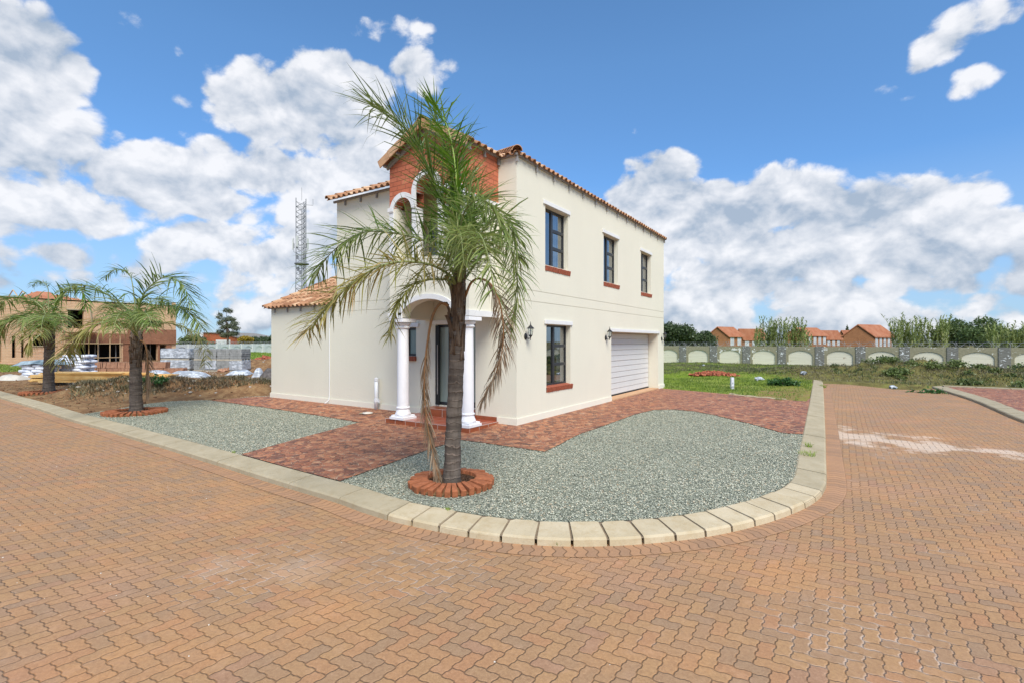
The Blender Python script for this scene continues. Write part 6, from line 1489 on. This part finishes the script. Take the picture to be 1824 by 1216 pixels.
bm = bmesh.new(); box(bm, -.05, .08, fy(4.85), fy(6.05), 4.2, 4.28); box(bm, -.05, .08, fy(9.1), fy(12.1), 1.5, 1.56); box(bm, 0, .06, fy(2.8), fy(4.3), 1.3, 1.37); tube(bm, [(.08, fy(6.5), 2.9), (.08, fy(6.3), 4.7)], .05, 5); obj('concrete_lintels', bm, m_kerb, t)
bm = bmesh.new()    # pitched timber and tile roof over the back part
for k in range(9):
    y = fy(2.4)+k*.55; tube(bm, [(-1.3, y, 5.0), (-3.0, y, 5.75-.04*k), (-5, y, 5.)], .04, 4)
obj('roof_trusses', bm, m_timb, t)
bm = bmesh.new(); bm.faces.new([bm.verts.new(p) for p in ((-1.2, fy(2.2), 5.0), (-1.2, fy(5.0), 5.0), (-3.0, fy(4.6), 5.75), (-3.0, fy(3.8), 5.75))]); bm.faces.new([bm.verts.new(p) for p in ((-1.4, fy(5.0), 5.), (-1.4, fy(7.4), 5.0), (-3.0, fy(6.2), 5.35), (-3.0, fy(4.6), 5.6))]); obj('roof_patch', bm, m_hroof, t)

# ================================================================== MATERIALS STORED ON THE SITE
m_blk = mat('grey_concrete_block', rough=.95, spec=.1, fn=lambda g, p: (lambda n, s: (g.mix(s, g.mix(g.mr(n, .3, .7), srgb(122, 124, 122), srgb(160, 162, 160)), srgb(74, 76, 76)), n, .01))(g.noise(p, 4, 4, .6), g.mr(g.m('SINE', g.m('MULTIPLY', g.xyz(p)[2], 2*math.pi/.105)), .82, .98, 0, .55)))
m_film = mat('pale_stretch_film', rough=.35, spec=.5, fn=lambda g, p: (g.mix(g.mr(g.noise(g.v('MULTIPLY', p, (1, 1, 2)), 4, 5, .7), .45, .6), srgb(146, 152, 158), srgb(200, 206, 212)), g.noise(p, 7, 4), .04))
def block_stack(u, v, Y, w, lab, film=False, low=None):
    c = at(u, v, Y); t = thing('block_stack', lab, 'block stack', (c.x, c.y, 0), math.asin(.553)+random.uniform(-.08, .08), 'shrink-wrapped block stacks on pallets')
    r = random.Random(int(u)); bm = bmesh.new()
    for lv in range(6):
        a = r.uniform(-.02, .02)
        for k in range(3):
            for j in range(2): box(bm, -w/2+k*w/3+.004+a, -w/2+(k+1)*w/3-.004+a, -.45+j*.45+.004, j*.45-.004, .08+lv*.095, .08+lv*.095+.090)
    obj('blocks', bm, m_blk, t)
    bm = bmesh.new()
    for k in range(4): box(bm, -w/2, w/2, -.46+k*.29, -.40+k*.29, .0, .07)
    obj('pallet', bm, m_grim, t)
    if film: obj('stretch_film', bbox(-w/2-.02, w/2+.02, -.475, .46, .10, .66, .03), m_film, t)
    return t
cols = [(308, 29.4, .84, 1, 1), (334, 29.2, .86, 1, 1), (364, 29.0, .66, 0, 0), (384, 28.8, .66, 0, 1), (405, 28.6, .70, 0, 0), (428, 28.4, .70, 0, 1)]
ordn = ['first', 'second', 'third', 'fourth', 'fifth', 'last']
for i, (u, Y, w, f1, f2) in enumerate(cols):
    t1 = block_stack(u, 608, Y, w, 'lower grey block stack%s, %s from the left in the pallet row' % (' in pale film' if f2 else '', ordn[i]), bool(f2))
    t2 = dup(t1, label='upper grey block stack%s, %s from the left in the pallet row' % (' in pale film' if f1 else '', ordn[i]))
    if f2 and not f1:
        for ch in list(t2.children):
            if ch.name.startswith('stretch'): bpy.data.objects.remove(ch)
    if i >= 0: t2.location.z = .63; t2.rotation_euler.z += .03*(-1)**i
# clay roof tiles stacked on edge in a long row
def clayt(g, p):
    n = g.noise(p, 6, 4); return g.mix(g.mr(n, .3, .7), srgb(150, 110, 88), srgb(176, 136, 110)), None
m_clay = mat('stacked_clay_tile', rough=.9, spec=.1, fn=clayt)
a = at(152, 608, 26.6); b = at(331, 608, 26.6); t = thing('roof_tile_stack', 'long double row of brown roof tiles stacked on edge in front of the brick building', 'tile stack', (a.x, a.y, -.02), math.atan2((b-a).y, (b-a).x))
Ln = (b-a).length; r = random.Random(5)
for lv in range(2):
    bm = bmesh.new(); x = .25 if lv else 0
    while x < Ln-(1.0 if lv else 0):
        tl = R(r.uniform(4, 10)); M_ = Matrix.Translation((x, 0, .0+lv*.32))@Matrix.Rotation(tl, 4, 'Y'); box(bm, 0, .030, -.2, .2+r.uniform(-.02, .02), 0, .31+r.uniform(-.012, .012), M_); box(bm, .03, .05, -.2, -.16, 0, .3, M_); x += .046+(.05 if r.random() < .06 else 0)
    obj('tile_row', bm, m_clay, t)
# timber stack
a = at(88, 608, 20.8); b = at(300, 608, 20.8); t = thing('timber_stack', 'low stack of long yellow pine planks on the soil', 'timber stack', (a.x, a.y, -.02), math.atan2((b-a).y, (b-a).x)-.02)
Ln = (b-a).length; r = random.Random(9); m_pine = mat('fresh_pine', rough=.7, spec=.2, fn=lambda g, p: (g.mix(g.mr(g.noise(p, 2.2, 4), .35, .7), g.mix(tintattr(g), srgb(206, 156, 82), srgb(236, 204, 140)), srgb(196, 148, 84)), None))
bm = bmesh.new(); lay = bm.faces.layers.float.new('tint')
for lv in range(8):
    for j in range(6):
        if lv > 5 and r.random() < .4: continue
        x0 = r.uniform(-.5, .6); x1 = Ln-r.uniform(-.4, .9) if lv < 6 else Ln*r.uniform(.55, .95); M_ = Matrix.Translation((0, (j-3)*.17, .06+lv*.050))@Matrix.Rotation(r.uniform(-.012, .012), 4, 'Z'); nb = len(bm.faces); box(bm, x0, x1, .0, .15, 0, .042, M_); bm.faces.ensure_lookup_table()
        tv = r.random()
        for f in bm.faces[nb:]: f[lay] = tv
obj('planks', bm, m_pine, t)
bm = bmesh.new()
for k in range(5): box(bm, Ln*(.1+.2*k), Ln*(.1+.2*k)+.1, -.55, .55, -.02, .06)
obj('bearers', bm, m_grim, t)
# cement bags: plump bags laid in courses
m_bag = mat('white_cement_bag', rough=.8, spec=.2, fn=lambda g, p: (g.mix(g.mr(g.noise(p, 3.5, 4), .5, .7), srgb(214, 218, 226), srgb(168, 176, 190)), g.noise(p, 12, 4), .02))
m_tarp = mat('blue_grey_tarpaulin', rough=.45, spec=.5, fn=lambda g, p: (g.mix(g.mr(g.noise(p, 2, 4), .35, .65), srgb(84, 102, 110), srgb(150, 168, 176)), g.noise(p, 2.5, 5, .6), .18))
def bag_stack(label, u0, u1, Y, rows, seed, tarp=False):
    a = at(u0, 608, Y); b = at(u1, 608, Y); Ln = (b-a).length; t = thing('cement_bag_stack', label, 'bag stack', (a.x, a.y, 0), math.atan2((b-a).y, (b-a).x)); r = random.Random(seed)
    for lv in range(rows):
        n = max(2, int(Ln/.62)-(lv > rows-2)); bm = bmesh.new()
        for k in range(n):
            for j in range(2):
                cx = .3+k*.6+(.15 if lv % 2 else 0)+r.uniform(-.03, .03); M_ = Matrix.Translation((cx, j*.42, .07+lv*.13))@Matrix.Rotation(r.uniform(-.1, .1), 4, 'Z')@Matrix.Diagonal((.31, .22, .082, 1)); q = bmesh.ops.create_icosphere(bm, subdivisions=2, radius=1, matrix=M_)
                for v in q['verts']:
                    w = M_.inverted()@v.co; w = Vector([math.copysign(abs(c_)**.55, c_) for c_ in w]); v.co = M_@w
        obj('bag_course', bm, m_bag, t, True)
    if tarp:
        nx_, ny_ = 40, 20; V_, F_ = [], []
        for i in range(nx_+1):
            for j in range(ny_+1):
                x = -.25+(Ln*.98+.3)*i/nx_; y = -.30+1.1*j/ny_; e = min(1, min(x+.25, Ln+.05-x)/.35)*min(1, min(j, ny_-j)/4); z = rows*.13+.06-.16*(1-max(0, e))**1.2+.10*math.exp(-((x-Ln*.55)/.7)**2)+.05*float(vnoise(x, y, 3, 2))+.03*float(vnoise(x, y, 8, 3))
                V_.append((x, y, z)); 
        for i in range(nx_):
            for j in range(ny_): q = i*(ny_+1)+j; F_.append([q, q+ny_+1, q+ny_+2, q+1])
        arr('tarpaulin', V_, F_, m_tarp, t, smooth=True)
    return t
bag_stack('white cement bags under a blue-grey tarpaulin beside the farthest palm', 38, 106, 23.2, 5, 1, True)
bag_stack('tall white cement bag stack right of the farthest palm', 108, 154, 24.2, 8, 2)
def drape(name, label, cat, u0, u1, Y, h, m, dep=.9, seed=1):
    a = at(u0, 608, Y); b = at(u1, 608, Y); Ln = (b-a).length; t0 = math.atan2((b-a).y, (b-a).x); nx_, ny_ = 44, 22; V_, F_ = [], []
    for i in range(nx_+1):
        for j in range(ny_+1):
            x = Ln*i/nx_; y = dep*(j/ny_-.5); e = max(0., 1-abs(2*i/nx_-1)**3)*max(0, 1-abs(2*j/ny_-1)**2.2)
            z = h*e*(.65+.6*float(vnoise(x, y, 1.6, seed)))+.08*float(vnoise(x, y, 5, seed+1))*e+.02; V_.append((x, y+.1*(float(vnoise(x, 0, 1.3, seed))-.5), z))
    for i in range(nx_):
        for j in range(ny_): q = i*(ny_+1)+j; F_.append([q, q+ny_+1, q+ny_+2, q+1])
    o = arr(name, V_, F_, m, None, smooth=True); o.location = (a.x, a.y, float(gz(a.x, a.y))-.02); o.rotation_euler = (0, 0, t0); return tag(o, label, cat)
drape('plastic_sheet', 'pale crumpled plastic sheet lying left of the cement bags', 'sheet', 0, 46, 22.6, .22, mat('cream_plastic', (.52, .48, .40), .5, .4, var=.2, vscale=3), seed=3)
drape('plastic_sheet', 'long white plastic sheet heaped in front of the block pallets', 'sheet', 300, 374, 24.5, .30, m_film, seed=5)
drape('plastic_sheet', 'small white plastic scrap between the timber and the long white sheet', 'sheet', 262, 300, 24.6, .24, m_film, seed=8)
drape('plastic_sheet', 'torn white plastic lying below the right-hand block pallets', 'sheet', 408, 447, 25.5, .22, m_film, seed=9)
drape('plastic_sheet', 'small crumpled white plastic near the house end of the pallets', 'sheet', 452, 468, 24.5, .34, m_film, .6, seed=10)
drape('rubble_heap', 'dark grey rubble heap against the corner of the left wing', 'rubble', 468, 500, 23, .55, mat('dark_rubble', (.10, .09, .085), .95, .1, var=.6, vscale=6, bump=.05, bscale=7), 1.2, seed=12)
# heap of broken red bricks
def brick_heap(label, u0, u1, v, n, h, seed, size=1., m=None):
    a = G(u0, v); b = G(u1, v); c = (a+b)/2; r = random.Random(seed); bm = bmesh.new(); Ln = (b-a).length/2; d = (b-a).normalized(); nrm = Vector((-d.y, d.x, 0))
    for k in range(n):
        f = r.gauss(0, .42); f = max(-1, min(1, f)); q = r.gauss(0, .38); p = d*f*Ln+nrm*q*.8; z = h*(1-abs(f)**1.5)*max(0, 1-abs(q))*r.uniform(.4, 1.)
        M_ = Matrix.Translation((p.x, p.y, z))@Matrix.Rotation(r.uniform(0, 6.28), 4, 'Z')@Matrix.Rotation(r.uniform(-.9, .9), 4, 'X')@Matrix.Rotation(r.uniform(-.7, .7), 4, 'Y'); l = r.uniform(.05, .12)*size; box(bm, -l, l, -.053*size, .053*size, -.036*size, .036*size, M_)
    o = obj('brick_heap', bm, m or mat('broken_red_brick', rough=.9, spec=.1, fn=lambda g, p: (g.mix(g.mr(g.noise(p, 5, 3), .35, .65), srgb(118, 62, 44), srgb(176, 108, 84)), None)), None); o.location = (c.x, c.y, float(gz(c.x, c.y))); return tag(o, label, 'brick heap')
brick_heap('heap of broken red bricks in the grass beyond the driveway', 1232, 1308, 669, 200, .20, 3, .95)
brick_heap('orange brick rubble on the building site beside the left wing', 445, 500, 652, 260, .5, 4, 1.8)
brick_heap('small pile of bricks between the block pallets and the rubble', 395, 420, 661, 40, .15, 6, 1.4, m_clay)
# plot marker, litter, bush
c = G(1304, 691); t = thing('plot_marker', 'small white concrete post with a dark mark standing in the grass beyond the driveway', 'marker post', (c.x, c.y, -.03), math.asin(.553)+.1)
obj('post', bbox(-.055, .055, -.05, .05, -.1, .43, .008), mat('marker_paint', (.62, .64, .72), .8, .2, var=.15, vscale=14), t)
bm = bmesh.new(); pts_ = [(-.012, .19), (.012, .19), (.016, .205), (.016, .225), (.004, .238), (.016, .25), (.0, .262), (-.014, .25)]
bm.faces.new([bm.verts.new((p[0], -.0525, p[1]+.0)) for p in pts_]); obj('painted_mark', bm, mat('mark', (.10, .10, .13), .8), t)
bm = bmesh.new(); box(bm, -.05, .05, -.0528, -.0505, .06, .115); obj('grey_band', bm, mat('band', (.32, .33, .38), .8, var=.3, vscale=20), t)
def litter(u, v, s, label, m=None, off=0.):
    c = G(u, v, off); r = random.Random(int(u)); bm = bmesh.new(); bmesh.ops.create_icosphere(bm, subdivisions=3, radius=s)
    for w in bm.verts: n_ = float(vnoise(w.co.x/s*1.5+3, w.co.y/s*1.5+w.co.z/s, 1.9, int(u) % 7)); w.co *= .6+.7*n_; w.co.z *= .6
    o = obj('litter', bm, m or m_film); o.location = (c.x, c.y, max(c.z, float(gz(c.x, c.y)) if off == 0 else c.z)+s*.3); return tag(o, label, 'litter')
litter(1352, 678, .20, 'crumpled white bag in the grass left of the green bush')
litter(1432, 671, .16, 'flat white scrap on the brown soil by the far right kerb')
litter(1480, 659, .15, 'white scrap lying among the weeds below the boundary wall')
litter(1590, 691, .13, 'pale rubble scrap where the side road ends in weeds', off=-.1)
litter(302, 689, .10, 'round white lump on the dry grass heap right of the middle palm')
litter(1253, 653, .10, 'tiny white scrap in the far grass left of the brick heap')
x_, y_ = gpx(1394, 686); bsh = tree('low leafy green bush on the lawn beside the far right kerb', x_, y_, [(-.28, 0, .08, .26, .22, .16), (.0, .05, .13, .32, .25, .2), (.3, 0, .08, .26, .22, .15)], [(0, 0, 0), (0, 0, .12)], .02, 1500, .04, leafmat('bush_leaf', [(0, (.02, .06, .015)), (.6, (.045, .13, .03)), (1, (.09, .2, .05))], .3), 50, 'bush', 'bush', zb=float(gz(x_, y_)))
x_, y_ = gpx(1648, 694); tree('bright green weed clump at the corner where the side road ends', x_, y_, [(-.3, 0, .10, .35, .3, .2), (.2, .1, .16, .4, .3, .24)], [(0, 0, 0), (0, 0, .1)], .012, 1300, .05, MATS['bush_leaf'], 51, 'bush', 'bush', zb=float(gz(x_, y_)))
x_, y_ = gpx(275, 706); tree('small green weed growing on the soil right of the middle palm', x_, y_, [(0, 0, .12, .40, .3, .2)], [(0, 0, 0), (0, 0, .08)], .01, 700, .04, MATS['bush_leaf'], 52, 'bush', 'bush', zb=float(gz(x_, y_)))

# belt of trees and the wall east of the road: outside the picture, seen only mirrored in the panes
V_, F_, tt = crown([(0+r_*2.4, (r_*37 % 5)*.6, 1.9+(r_*13 % 7)*.22, 1.8, 1.4, 1.6) for r_ in range(18)], 9000, .28, 77, .5)
o = arr('tree_belt', V_, F_, m_leafm, None, tint=tt); o.location = (34, -22, 0); o.rotation_euler = (0, 0, R(90)); o['kind'] = 'stuff'

# leafy weeds on the heaps at the right
r_ = random.Random(4); bl = []
for k in range(70):
    xx = r_.uniform(6.5, 26); yy = r_.uniform(17.3, 22.5) if xx > 9 else r_.uniform(18.5, 22); s_ = r_.uniform(.16, .42); bl.append((xx, yy, float(gz(xx, yy))+s_*.35, s_*1.3, s_*1.1, s_*.6))
V_, F_, tt = crown(bl, 14000, .055, 91, .3); o = arr('leafy_weeds', V_, F_, leafmat('leafy_weed_leaf', [(0, (.04, .06, .02)), (.4, (.10, .15, .035)), (.8, (.17, .24, .06)), (1, (.26, .24, .12))], .3), None, tint=tt); o['kind'] = 'stuff'
